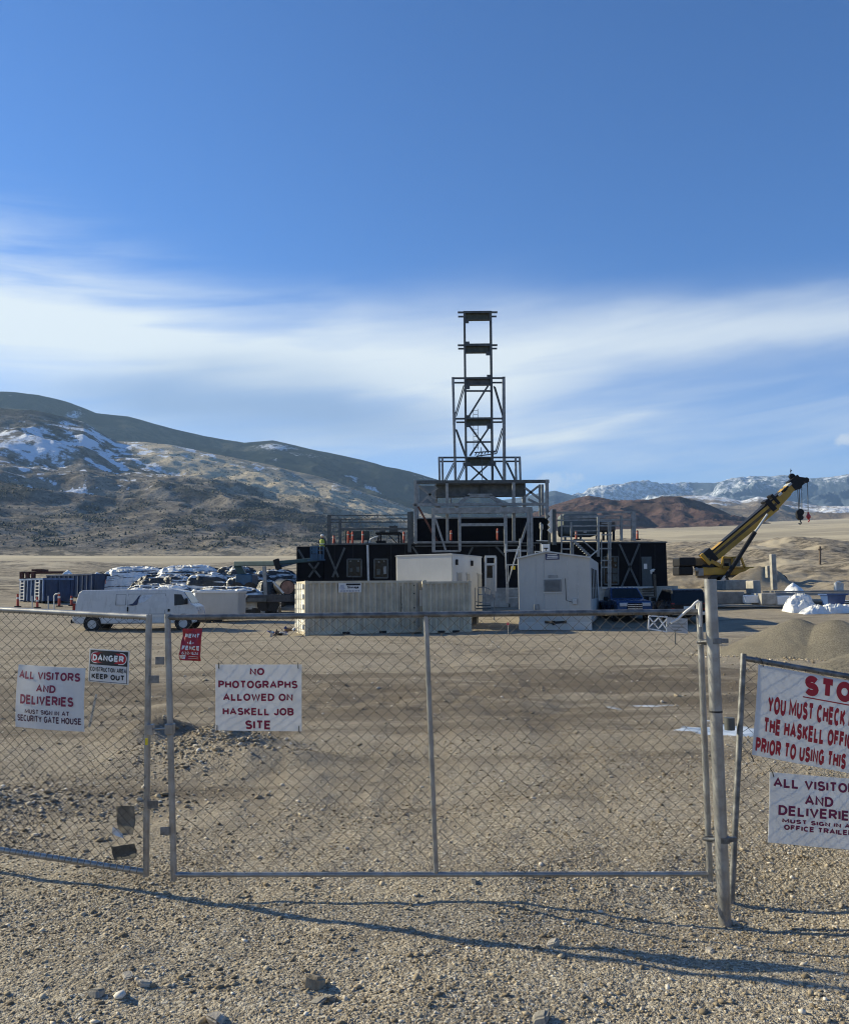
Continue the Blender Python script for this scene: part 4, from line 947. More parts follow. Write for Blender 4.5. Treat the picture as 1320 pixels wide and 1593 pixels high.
q.beam(P(U(548), V(972), TY-.4), P(U(684), V(962), TY-.4), .08); q.beam(P(U(560), V(994), TY-.4), P(U(686), V(978), TY-.4), .08); q.build('stair_frame', STEELD, TW)
mem('post', 590, 940, 598, 1158, .06, None, TY-.3)
# lower tiers
q = MB(); a = P(U(310), V(1163), BY-.5); c = P(U(865), V(1240), BY-.5)
q.box(a.x, BY-.2, c.z, c.x, BY-.12, a.z); q.box(a.x, BY-.5, a.z-.1, c.x, BY+.2, a.z); q.box(a.x, BY-.5, c.z, c.x, BY+.2, c.z+.1); q.box((a.x+c.x)/2-.02, BY-.42, c.z+.1, (a.x+c.x)/2+.02, BY-.2, a.z-.1); q.build('girder', STEELD, TW)
mem('deck_edge', 180, 1155, 1010, 1150, .22, .2, BY-.9, STEELD)
mem('rail', 165, 1296, 1004, 1291, .20, .2, BY-.9, STEEL)
mem('rail', 180, 1158, 1010, 1153, .18, .2, BY+4, STEELD); mem('rail', 180, 1293, 1000, 1291, .18, .2, BY+4, STEELD)
for u, v0, v1, w, yy in ((182, 1145, 1540, .20, BY-.9), (196, 1160, 1380, .16, BY+4), (309, 1170, 1325, .2, BY+1), (378, 1158, 1525, .20, BY-.9), (401, 1240, 1300, .14, BY+4), (790, 1158, 1520, .22, BY-.9), (853, 1165, 1312, .26, BY+1), (952, 1170, 1365, .18, BY+4), (968, 1170, 1360, .18, BY+1), (996, 1140, 1380, .24, BY-.9)): mem('column', u, v0, u+3, v1, w, w, yy, STEEL)
for (u0, v0, u1, v1) in ((205, 1178, 310, 1262), (318, 1190, 215, 1285), (262, 1250, 340, 1320), (945, 1180, 845, 1258), (860, 1190, 955, 1262), (880, 1260, 945, 1292)): mem('brace', u0, v0, u1, v1, .16, .12, BY-.5, STEEL)
mem('brace', 522, 1232, 430, 1312, .26, .2, BY-.4, STEEL); mem('brace', 640, 1232, 742, 1312, .26, .2, BY-.4, STEEL); mem('strut', 518, 1240, 642, 1240, .28, .25, BY-.4, STEEL)
q = MB(); a = P(U(205), V(1180), BY+5); c = P(U(310), V(1290), BY+5); q.box(a.x, a.y, c.z, c.x, a.y+.3, a.z); q.build('duct_panel', mat('duct_grey', (.20, .23, .24), .5, .3, .1, 2), TW)
# front legs
FYY = BY-1.6
for u, v0, v1, w in ((293, 1320, 1590, .24), (455, 1320, 1580, .20), (739, 1318, 1592, .24), (882, 1318, 1660, .22), (899, 1320, 1655, .22)): mem('leg', u, v0, u+3, v1, w, w, FYY, STEEL)
mem('girder', 285, 1334, 905, 1328, .42, .3, FYY, STEEL); mem('rail', 460, 1420, 730, 1418, .20, .16, FYY, STEEL); mem('rail', 185, 1527, 838, 1524, .10, .12, FYY+.3, STEEL)
mem('strut', 290, 1584, 462, 1582, .14, .14, FYY, STEEL); mem('strut', 738, 1582, 905, 1580, .14, .14, FYY, STEEL)
mem('brace', 306, 1382, 372, 1584, .15, .12, FYY, STEEL); mem('brace', 884, 1382, 836, 1530, .15, .12, FYY, STEEL)
mem('brace', 200, 1308, 320, 1525, .14, .12, FYY+.5, mat('rusty_steel', (.16, .07, .05), .8, .2, .3, 5))
mem('column', 143, 1340, 146, 1590, .24, .24, FYY+.6, STEELD)
for i in range(4):
    q = MB(); a = P(U(1010), V(1362+i*34), BY-1.2); c = P(U(1040), V(1330+i*34), BY-1.2); q.beam(a, c, .34, .06, ref=(.2, 1, .3)); q.build('louvre_blade', WHITEP, TW)
mem('column', 1041, 1325, 1043, 1545, .26, .26, BY-1.2, STEELD); mem('column', 1013, 1340, 1014, 1545, .14, .14, BY-1.0, STEELD)

# --- roof rails, stanchions, roof plant
def railing(label, posts, rails, Y, material):
    x0, y1 = posts[0][0], posts[0][2]
    t = thing('guard_rail', label, 'railing', P(x0, y1, Y))
    for x, y0, y1, w in posts: MB().beam(P(x, y0, Y), P(x, y1, Y), w, w).build('post', material, t)
    for x0, y0, x1, y1, w in rails: MB().beam(P(x0, y0, Y), P(x1, y1, Y), w, w).build('rail', material, t)
railing('grey pipe guard rail along the left roof of the black building', [(512, 801, 848, .26), (529, 808, 848, .20), (640, 796, 866, .26)],
        [(510, 802.5, 640, 801, .07), (510, 808, 638, 807, .07), (510, 813, 638, 812, .07), (529, 823.5, 638, 822.5, .14), (512, 833, 530, 832, .06)], BY+.3, STEELD)
railing('grey post guard rail along the right roof of the black building', [(985, 796, 841, .30), (966, 802, 841, .18), (862, 793, 866, .24)],
        [(862, 797.5, 986, 796.5, .13), (874, 803, 965, 802.5, .09), (866, 809.5, 985, 808.5, .12), (872, 818.5, 985, 817.5, .12), (872, 806, 940, 805, .10)], BY+.2, STEEL)
n = 0
for i, (x, y0, y1, Y, lb) in enumerate(((519, 833, 847, BY+.8, 'orange safety stanchion leftmost on the left roof'), (541.5, 826, 847, BY+.9, 'orange stanchion left of a close pair on the left roof'), (548, 827, 847, BY+.7, 'orange stanchion right of a close pair on the left roof'),
        (564, 826, 847, BY+.8, 'orange stanchion between the bent vent pipe and the close pair'), (628, 827, 846, BY+.8, 'orange stanchion at the right end of the left roof near the tower'), (701.5, 825, 842, BY+1.5, 'orange stanchion before the upper black wall, left one'),
        (773.5, 822, 842, BY+1.5, 'orange stanchion before the upper black wall, right one'), (896, 825, 840, BY+1, 'orange stanchion by the grey tank on the right roof'), (991, 825, 840, BY+1, 'orange stanchion with white top right of the last roof post'))):
    a = P(x, y1, Y); c = P(x, y0, Y); t = thing('safety_stanchion', lb, 'stanchion', a, group='orange stanchions on the roof of the black building')
    MB().tube([a, a.lerp(c, .9), c], [.085, .08, .05], 10).build('post', ORANGE, t, angle=40)
    MB().tube([a.lerp(c, .68), a.lerp(c, .76)], .088, 10).build('reflective_band', STEELW, t, angle=40)
    MB().box(a.x-.2, a.y-.2, a.z, a.x+.2, a.y+.2, a.z+.06).build('foot', BLACK, t)
q = MB(); pbeam(q, 541, 830, 549, 830, BY+.8, .07); pbeam(q, 541, 838, 549, 838, BY+.8, .07); q.build('rail', ORANGE, [o for o in COL.objects if o.name.startswith('safety_stanchion')][1])
t = thing('equipment_skid', 'dark open frame equipment table with boxes standing on the left roof', 'skid', P(605, 846, BY+1.5))
q = MB(); pbox(q, 584, 828, 623, 830.5, BY+1.2, 1.2); q.build('top', BLACK, t)
for x in (588, 592, 620, 624): q = MB(); pbeam(q, x, 829, x, 846, BY+1.2, .12); q.build('leg', BLACK, t)
q = MB(); pbox(q, 590, 825, 599, 828, BY+1.4, .6); q.build('control_box', STEELD, t)
q = MB(); pbox(q, 605, 818, 618, 828, BY+1.4, .6); q.build('control_box', STEELD, t)
q = MB(); pbeam(q, 622, 814, 622, 830, BY+1.4, .14); q.build('mast', STEELW, t)
q = MB(); pbox(q, 585, 841, 600, 846, BY+1.3, .8); pbeam(q, 604, 832, 618, 846, BY+1.3, .06); q.build('stored_parts', BLACK, t)
t = thing('equipment_skid', 'low olive equipment bench behind the close pair of orange stanchions', 'skid', P(560, 846, BY+3))
q = MB(); pbox(q, 536, 826, 574, 838, BY+3, .8); q.build('cabinet', OLIVE, t, bevel=.04)
q = MB(); pbox(q, 536, 838, 574, 839.5, BY+2.9, .9); q.build('shelf', STEELD, t)
for x in (538, 572): q = MB(); pbeam(q, x, 839, x, 847, BY+3, .1); q.build('leg', STEELD, t)
t = thing('storage_tank', 'grey green box tank with rounded shoulders standing on the right roof', 'tank', P(902, 840, BY+4))
TANKG = mat('tank_green_grey', (.115, .135, .13), .5, .1, .12, 1.5)
q = MB(); pbox(q, 874, 798, 931, 833, BY+3.5, 2.5); q.build('shell', TANKG, t, bevel=.25, seg=3)
for x in (878, 902, 927): q = MB(); pbox(q, x, 833, x+2.5, 841, BY+3.6, .3); q.build('foot', STEELD, t)
q = MB(); pbox(q, 907, 825, 912, 829, BY+3.42, .1); q.build('gauge', STEELW, t); q = MB(); pbox(q, 906, 803.5, 939, 805.5, BY+3.3, .2); q.build('bright_strip', WHITEP, t)
t = thing('pump_unit', 'brown boxed pump unit on dark legs beside the roof tank', 'pump', P(945, 840, BY+3))
q = MB(); pbox(q, 933, 812, 957, 826, BY+3, 1.4); q.build('casing', mat('brown_casing', (.10, .075, .055), .6, 0, .25, 4), t, bevel=.06)
q = MB(); pbox(q, 934, 808.5, 951, 811.5, BY+3, 1.2); q.build('lid', STEELW, t)
for x in (938, 945, 954): q = MB(); pbeam(q, x, 826, x, 841, BY+3.1, .16); q.build('leg', BLACK, t)
t = thing('wrapped_lamp', 'pale wrapped lamp head on a thin pole before the upper black wall', 'lamp', P(841, 842, BY-.4))
q = MB(); q.tube([P(841, 841, BY-.4), P(841.5, 824, BY-.4)], .07, 8); q.build('pole', STEELW, t, angle=40)
q = MB(); q.ball(P(841.8, 820, BY-.4), (.15, .13, .26), 10, 8); q.ball(P(840.6, 816, BY-.4), (.09, .09, .16), 8, 6); q.ball(P(843, 818, BY-.42), (.09, .09, .14), 8, 6); q.build('wrapped_head', mat('pale_cloth', (.42, .42, .40), .8, 0, .15, 6), t, angle=80)
# --- scaffold stair and scaffold ladder frame
t = thing('scaffold_stair', 'grey scaffold stair tower climbing the front of the right roof', 'scaffold', P(905, 925, BY-1.4))
for x, y0, y1, w in ((873, 800, 862, .09), (888, 812, 866, .12), (891, 840, 864, .09), (930, 804, 866, .18), (946, 812, 918, .10), (949, 812, 925, .10), (935, 840, 920, .08)):
    MB().beam(P(x, y0, BY-1.4), P(x, y1, BY-1.4), w).build('standard', STEEL, t)
for x0, y0, x1, y1 in ((872, 854, 891, 854), (932, 853.5, 951, 853.5), (934, 872, 951, 872), (935, 882.5, 951, 882.5), (935, 844, 951, 843.5), (935, 814, 951, 814), (872, 835, 889, 835), (874, 841, 932, 840), (935, 832, 951, 832)):
    MB().beam(P(x0, y0, BY-1.4), P(x1, y1, BY-1.4), .09).build('ledger', STEEL, t)
for Y in (BY-1.6, BY-.9): MB().beam(P(892, 842, Y), P(918, 866, Y), .16, .05).build('stringer', STEEL, t)
for i in range(8): MB().box(P(894+i*3.1, 844.5+i*2.9, BY-1.5).x-.13, BY-1.55, P(894, 844.5+i*2.9, BY).z-.02, P(894+i*3.1, 844.5+i*2.9, BY-1.5).x+.13, BY-.95, P(894, 844.5+i*2.9, BY).z+.02).build('tread', STEELW, t)
MB().beam(P(903, 838, BY-1.6), P(930, 862, BY-1.6), .08).build('handrail', STEEL, t); MB().beam(P(929, 856, BY-1.7), P(916, 867, BY-1.7), .08).build('brace', STEELW, t)
for y in (818, 826, 832): MB().beam(P(892, y, BY-1.4), P(930, y-.3, BY-1.4), .07).build('guard_rail', STEEL, t)
SY = 47.5
t = thing('rolling_scaffold', 'tall pale rolling scaffold frame between the white trailers', 'scaffold', P(797, 945, SY))
for x0, y0, x1, y1, w in ((786, 846, 788, 938, .07), (789.5, 880, 790.5, 938, .05), (808.5, 838, 809.5, 950, .08), (805, 858, 806, 945, .045)): MB().beam(P(x0, y0, SY), P(x1, y1, SY), w).build('standard', STEELW, t)
for y in (856, 879, 916, 930.5): MB().beam(P(786, y, SY), P(809, y-1, SY), .055).build('rung', STEELW, t)
MB().beam(P(806.5, 850, SY), P(789, 908, SY), .07).build('brace', STEELW, t)
q = MB(); q.disc(P(792, 942, SY), (1, 0, 0), .10, .05, 12); q.build('castor', RUBBER, t); q = MB(); q.disc(P(807, 950, SY), (1, 0, 0), .10, .05, 12); q.build('castor', RUBBER, t)
q = MB(); pbox(q, 795, 881, 801, 886, SY+.1, .1); q.build('tag', mat('yellow_tag', (.6, .5, .05)), t)

# --- containers
TANC = mat('tan_container_paint', (.51, .445, .325), .6, 0, .14, 1.4, .1, 8, dirt=.42)
TANL = mat('cream_lit_end_placard', (.80, .76, .66), .55, 0, .06, 2.0, dirt=.1)  # sunlight on the end door is put into this cream; placard shares it
def corrugated(mb, x0, x1, y, z0, z1, pitch=.278, depth=.075):
    pts = []; x = x0
    while x < x1-.01:
        for dx, dy in ((0, 0), (.07, 0), (.138, depth), (.21, depth)): 
            if x+dx < x1: pts.append((x+dx, y+dy))
        x += pitch
    pts.append((x1, y))
    vs = [(a, b_, z) for z in (z0, z1) for a, b_ in pts]; k = len(pts)
    mb.add(vs, [(i, i+1, i+1+k, i+k) for i in range(k-1)])
def container(loc, rz, label, L=6.06, W=2.44, Hh=2.59, sign=False, door=True):
    t = thing('shipping_container', label, 'container', loc, R(rz), local=True)
    x0, x1 = 0, L
    q = MB(); corrugated(q, x0+.1, x1-.1, -.02, .16, Hh-.12); q.build('side_wall', TANC, t); q = MB(); corrugated(q, x0+.1, x1-.1, W-.09, .16, Hh-.12); q.build('side_wall', TANC, t)
    q = MB()
    for x in (x0, x1-.12):
        for y in (-.03, W-.09): q.box(x, y, .0, x+.12, y+.12, Hh)
    for y in (-.028, W-.088):
        for z, h in ((.02, .15), (Hh-.13, .12)): q.box(x0+.12, y, z, x1-.12, y+.10, z+h)
    for x in (x0+.003, x1-.103):
        for z, h in ((.02, .14), (Hh-.13, .12)): q.box(x, .09, z, x+.1, W-.09, z+h)
    q.build('frame', TANC, t, bevel=.008)
    q = MB(); q.box(x0+.1, .05, Hh-.06, x1-.1, W-.05, Hh-.02); q.box(x0+.1, .05, .12, x1-.1, W-.05, .16); q.build('roof', TANC, t)
    for x in (L*.30, L*.60): q = MB(); q.box(x, -.045, .03, x+.36, -.02, .14); q.build('fork_pocket', BLACK, t)
    for x in (x0-.01, x1-.16):
        for z in (0, Hh-.11): q = MB(); q.box(x, -.045, z, x+.17, .12, z+.115); q.build('corner_casting', TANC, t, bevel=.01)
    if door:
        q = MB(); q.box(-.03, .10, .17, .03, W-.1, Hh-.14)
        for i in range(5): q.box(-.10, .12, .30+i*.48, -.03, W-.12, .52+i*.48)
        e = q.build('end_door', TANL, t, bevel=.01)
        q = MB()
        for y in (.5, .95, 1.5, 1.95): q.tube([(-.13, y, .1), (-.13, y, Hh-.1)], .02, 8)
        q.build('lock_rod', STEELW, e)
        q = MB(); q.box(L-.62, -.075, .17, L-.10, -.048, Hh-.14); f = q.build('open_door', TANC, t, bevel=.006)
        for x in (L-.50, L-.42): q = MB(); q.tube([(x, -.10, .2), (x, -.10, Hh-.15)], .018, 8); q.build('lock_rod', STEEL, f)
        for x, z in ((L-.64, .5), (L-.64, 1.2), (L-.64, 1.9), (L-.64, 2.3), (L-.10, .35), (L-.10, 1.1), (L-.10, 2.0)): q = MB(); q.box(x-.03, -.095, z, x+.03, -.075, z+.06); q.build('hinge', BLACK, f)
        q = MB(); q.box(L-.36, -.082, 1.3, L-.16, -.078, 2.1); q.build('placard', TANL, f)
        for z0 in (1.35, 1.2): q = MB(); q.box(L-1.28, -.006+.0, z0, L-1.18, -.002, z0+.10); q.build('stencil_mark', STEELD, t)
        q = MB(); q.box(L-1.31, -.012, .3, L-1.295, -.004, 2.3); q.build('seam', BLACK, t)
    return t
c1 = G(474, 989)
CT = container((c1.x, c1.y, c1.z), 18, 'long tan corrugated shipping container with a storage sign and sunlit pale end door')
q = MB(); q.box(1.62, -.034, 2.02, 2.74, -.028, 2.47); sgn = q.build('storage_sign', WHITEP, CT)
q = MB(); q.box(1.99, -.040, 2.36, 2.70, -.036, 2.45); q.build('sign_band', BLACK, sgn)
def flat_text(body, x0, x1, z0, z1, y, parent, material, bold=.02, axis='x', name='lettering'):
    V, Fc = text_mesh(body, bold); q = MB(); q.add([(x0+(x1-x0)*a, y-.0006*k, z0+(z1-z0)*b_) for a, b_, k in V], Fc); return q.build(name, material, parent)
flat_text('Storage', 2.06, 2.62, 2.19, 2.33, -.038, sgn, BLACK, .04)
q = MB(); q.prism([(1.66, 2.22), (1.72, 2.38), (1.92, 2.40), (1.90, 2.30), (1.95, 2.20), (1.80, 2.12)], -.038, -.036); q.build('state_outline', mat('pale_print', (.45, .46, .5), .6), sgn)
q = MB()
for i in range(13): q.box(1.70+i*.075, -.038, 2.06, 1.745+i*.075, -.036, 2.12)
q.build('phone_number', mat('grey_print', (.2, .2, .24), .6), sgn)
c2 = P(675, 987, c1.y+1.3); c2z = hz(c2.x, c2.y)
container((c2.x-.55, c2.y, c2z), 9, 'short tan container standing right of the long storage container', L=2.44, W=4.2, Hh=2.56, door=False)

# --- white site trailers
GREYW = mat('off_white_siding', (.46, .445, .405), .55, 0, .05, .8, dirt=.12)
GREYW2 = mat('white_siding', (.55, .54, .50), .5, 0, .04, .8, dirt=.08)
ty = 45.0; cpos = P(704, 930, ty); g0 = hz(cpos.x, ty); zt = Z_(704, 861, ty)-g0
t = thing('office_trailer', 'white flat roofed site trailer behind the tan containers', 'trailer', (cpos.x, ty, g0), R(-25), local=True)
q = MB(); q.box(-3.35, 0, .55, 0, 4.3, zt); q.build('body', GREYW2, t, bevel=.06, seg=3)
q = MB(); q.box(-3.38, -.02, zt-.08, .02, 4.32, zt-.02); q.build('roof_trim', GREYW, t)
for y0, y1 in ((.65, 1.25), (1.95, 2.4), (3.6, 4.1)):
    q = MB(); q.box(.0, y0, 1.3, .025, y1, zt-1.05); w = q.build('window', mat('grey_blind', (.26, .27, .27), .4, 0, .1, 6), t)
    q = MB(); q.box(.02, y0-.06, zt-1.05, .05, y1+.06, zt-.98); q.build('frame', STEELW, w)
for y in (.42, 2.6): q = MB(); q.box(.0, y, zt-.6, .12, y+.14, zt-.3); q.build('wall_lamp', BLACK, t, bevel=.03)
q = MB(); q.box(-.02, -.014, .6, .012, .0, zt-.1); q.build('corner_strip', STEEL, t)
q = MB()
for x in (-3.0, -1.6, -.3):
    for y in (.3, 2.1, 3.9): q.box(x-.15, y-.15, 0, x+.15, y+.15, .55)
q.build('support_block', CONC, t)
PYY = 47.0
t = thing('door_porch', 'white framed glass door porch at the right end of the flat roofed trailer', 'porch', P(762, 935, PYY))
for x in (755, 770.5): q = MB(); pbeam(q, x, 866, x, 920, PYY, .12); q.build('post', GREYW2, t)
for y in (866, 878): q = MB(); pbeam(q, 754, y, 771, y, PYY, .12); q.build('lintel', GREYW2, t)
q = MB(); pbox(q, 757, 880, 765, 898, PYY+.05, .05); q.build('door_glass', GLASS, t)
q = MB(); pbox(q, 766, 880, 769.5, 925, PYY+.03, .06); q.build('side_panel', GREYW2, t)
q = MB(); pbox(q, 755, 899, 766, 925, PYY+.04, .06); q.build('lower_panel', GREYW, t)
t = thing('metal_stairs', 'grey steel entrance stairs with pipe handrails right of the short container', 'stairs', P(752, 962, 44))
for x, y0, y1 in ((739, 914, 958), (743.5, 914, 945), (755, 914, 950), (762, 917, 942), (768.5, 925, 965)): q = MB(); q.tube([P(x, y0, 44), P(x, y1, 44)], .022, 8); q.build('post', STEEL, t)
for pts in (((743.5, 914), (755, 913.5)), ((743.5, 925), (762, 925.5)), ((755, 914), (762, 917), (763, 928)), ((762, 924), (768, 925), (770, 934)), ((739, 936), (762, 939))): q = MB(); q.tube([P(x, y, 44) for x, y in pts], .022, 8); q.build('handrail', STEEL, t)
for i in range(4): q = MB(); pbox(q, 741-i*.6, 941+i*5, 763, 943+i*5, 43.9-i*.28, .3); q.build('tread', STEELD, t)

oy = 43.6; op = P(807.5, 978, oy); og = hz(op.x, oy)
OT = thing('office_trailer', 'grey white gable ended office trailer with an air conditioner on its end wall', 'trailer', (op.x, oy, og), R(-14), local=True)
Wd = 3.62; He = Z_(812, 868, oy)-og; Hr = He+.28
q = MB(); q.prism([(0, .35), (0, He), (Wd*.40, Hr), (Wd, He-.02), (Wd, .35)], 0, 9.5); q.build('body', GREYW, OT, bevel=.02)
q = MB()
for (x0, z0, x1, z1) in ((-.06, He-.02, Wd*.40, Hr+.02), (Wd*.40, Hr+.02, Wd+.06, He-.05)): q.beam((x0, -.05, z0), (x1, -.05, z1), .07, .12)
q.build('roof_edge', GREYW2, OT)
q = MB(); q.box(-.02, -.03, .02, Wd+.02, .0, .42); q.build('skirt', GREYW2, OT)
for x in (.9, 1.12*1.0+.78, 2.5, 3.0): q = MB(); q.box(x-.012, -.012, .45, x+.012, -.002, He); q.build('panel_seam', STEELW, OT)
q = MB(); q.box(Wd*.36-.0, -.09, 1.95, Wd*.36+.86, -.002, 2.55); ac = q.build('air_conditioner', mat('ac_grey', (.20, .21, .21), .6, .2, .1, 6), OT, bevel=.02)
q = MB()
for i in range(9): q.box(Wd*.36+.06, -.10, 2.0+i*.058, Wd*.36+.80, -.092, 2.03+i*.058)
q.build('grille', mat('ac_dark', (.09, .095, .095), .6), ac)
q = MB(); q.box(Wd*.36-.05, -.05, 1.88, Wd*.36+.92, -.003, 1.94); q.box(Wd*.36-.05, -.05, 2.56, Wd*.36+.92, -.003, 2.60); q.build('surround', GREYW2, ac)
q = MB(); q.box(Wd*.36+.22, -.05, 2.64, Wd*.36+.70, -.002, 2.78); q.build('vent', STEEL, OT)
q = MB(); q.box(Wd*.36+.10, -.03, He-.12, Wd*.36+.80, -.003, He+.19); pl = q.build('name_plate', mat('navy_print', (.02, .03, .10), .4), OT)
for i, (w0, w1) in enumerate(((.16, .74), (.20, .74), (.20, .70))): q = MB(); q.box(Wd*.36+w0, -.036, He-.06+i*.085, Wd*.36+w1, -.032, He-.015+i*.085); q.build('print_line', WHITEP, pl)
for x, z, w, h in ((.78, 1.02, .24, .30), (2.72, 1.3, .22, .28), (2.65, .80, .12, .12)): q = MB(); q.box(x, -.12, z, x+w, -.002, z+h); q.build('junction_box', STEELW if x > 1 else STEEL, OT, bevel=.02)
q = MB(); q.tube([(1.30, -.02, He+.1), (1.30, -.02, .9), (1.02, -.02, .9)], .014, 6); q.build('conduit', STEELW, OT); q = MB(); q.tube([(2.38, -.02, 2.6), (2.40, -.02, 1.5), (2.72, -.02, 1.4)], .016, 6); q.build('conduit', STEELD, OT)
q = MB(); q.beam((1.35, -.05, .42), (1.85, -1.1, .42), .10, .12, ref=(0, 0, 1)); q.beam((2.35, -.05, .42), (1.85, -1.1, .42), .10, .12, ref=(0, 0, 1)); q.box(1.78, -1.2, .3, 1.92, -1.05, .52); q.build('tow_hitch', BLACK, OT)
for i in range(4): q = MB(); q.box(Wd-.005, 1.2+i*1.7, 1.55, Wd+.03, 1.8+i*1.7, He-.55); q.build('window', GLASS, OT, bevel=.01)
mpb = P(848, 858, 44.6)
t = thing('signal_box', 'white tilted panel with a small dark tee mark on the trailer roof', 'panel', P(848, 864, 44.6))
q = MB(); pbox(q, 842.5, 846.5, 855, 858.5, 44.6, .08); b_ = q.build('panel', WHITEP, t, bevel=.02)
q = MB(); a = P(845.5, 852.3, 44.57); c = P(852, 853.8, 44.57); q.box(a.x, a.y, c.z, c.x, a.y+.01, a.z); a = P(848.2, 853.8, 44.57); c = P(849.4, 857, 44.57); q.box(a.x, a.y, c.z, c.x, a.y+.01, a.z); q.build('tee_mark', BLACK, b_)
q = MB(); pbeam(q, 841, 845, 841, 863, 44.7, .05); pbeam(q, 831, 858, 845, 858, 44.7, .05); pbeam(q, 832, 858, 832, 866, 44.7, .05); pbeam(q, 834, 841, 852, 841.5, 44.7, .05); q.build('bracket', STEELW, t)
# ------------------------------------------------------------------ vehicles
def wheel(parent, x, y, r, w, rim_col=None):
    q = MB(); q.tube([(x, y-w/2, r), (x, y-w/2+.03, r), (x, y+w/2-.03, r), (x, y+w/2, r)], [r*.93, r, r, r*.93], 24); t = q.build('wheel', RUBBER, parent, angle=40)
    s = -1 if y < 0 else 1
    q = MB(); q.disc((x, y+s*w*.46, r), (0, 1, 0), r*.60, .05, 20); q.disc((x, y+s*(w*.5+.01), r), (0, 1, 0), r*.22, .05, 12); q.build('rim', rim_col or CHROME, t, angle=40)
def inset_f(zb, k): return lambda z: max(0, z-zb)*k
BLUEP = mat('blue_car_paint', (.016, .045, .13), .25, .1, .08, 2, spec=.35)
DARKP = mat('dark_car_paint', (.012, .013, .016), .25, .1, .08, 2, spec=.3)
LAMP = mat('clear_lamp', (.62, .64, .66), .12, .2, .05, 3); TAILR = mat('red_lamp', (.25, .01, .01), .2, 0, .1, 3)
def side_glass(parent, pts, W, zb, k):
    f = inset_f(zb, k)
    for s in (-1, 1):
        q = MB(); vs = []
        for off in (0.012, -.01):
            vs += [(x, s*(W/2-f(z)+off), z) for x, z in pts]
        n = len(pts); q.add(vs, [tuple(range(n)), tuple(range(2*n-1, n-1, -1))]+[(i, (i+1) % n, (i+1) % n+n, i+n) for i in range(n)]); q.build('side_window', GLASS, parent)
def cross_glass(parent, x0, z0, x1, z1, W, zb, k, name, mg=.10):
    f = inset_f(zb, k); q = MB(); d = Vector((z1-z0, 0, x0-x1)).normalized()*(.014 if True else 0); d = d if d.z > -.2 or name == 'windscreen' else d
    if name == 'windscreen' and d.x < 0: d = -d
    if name != 'windscreen' and d.x > 0: d = -d
    vs = []
    for o in (1, -1): vs += [(x+d.x*o, s*(W/2-f(z)-mg), z+d.z*o) for x, z, s in ((x0, z0, -1), (x0, z0, 1), (x1, z1, 1), (x1, z1, -1))]
    q.add(vs, [(0, 1, 2, 3), (7, 6, 5, 4), (0, 1, 5, 4), (1, 2, 6, 5), (2, 3, 7, 6), (3, 0, 4, 7)]); q.build(name, GLASS, parent)
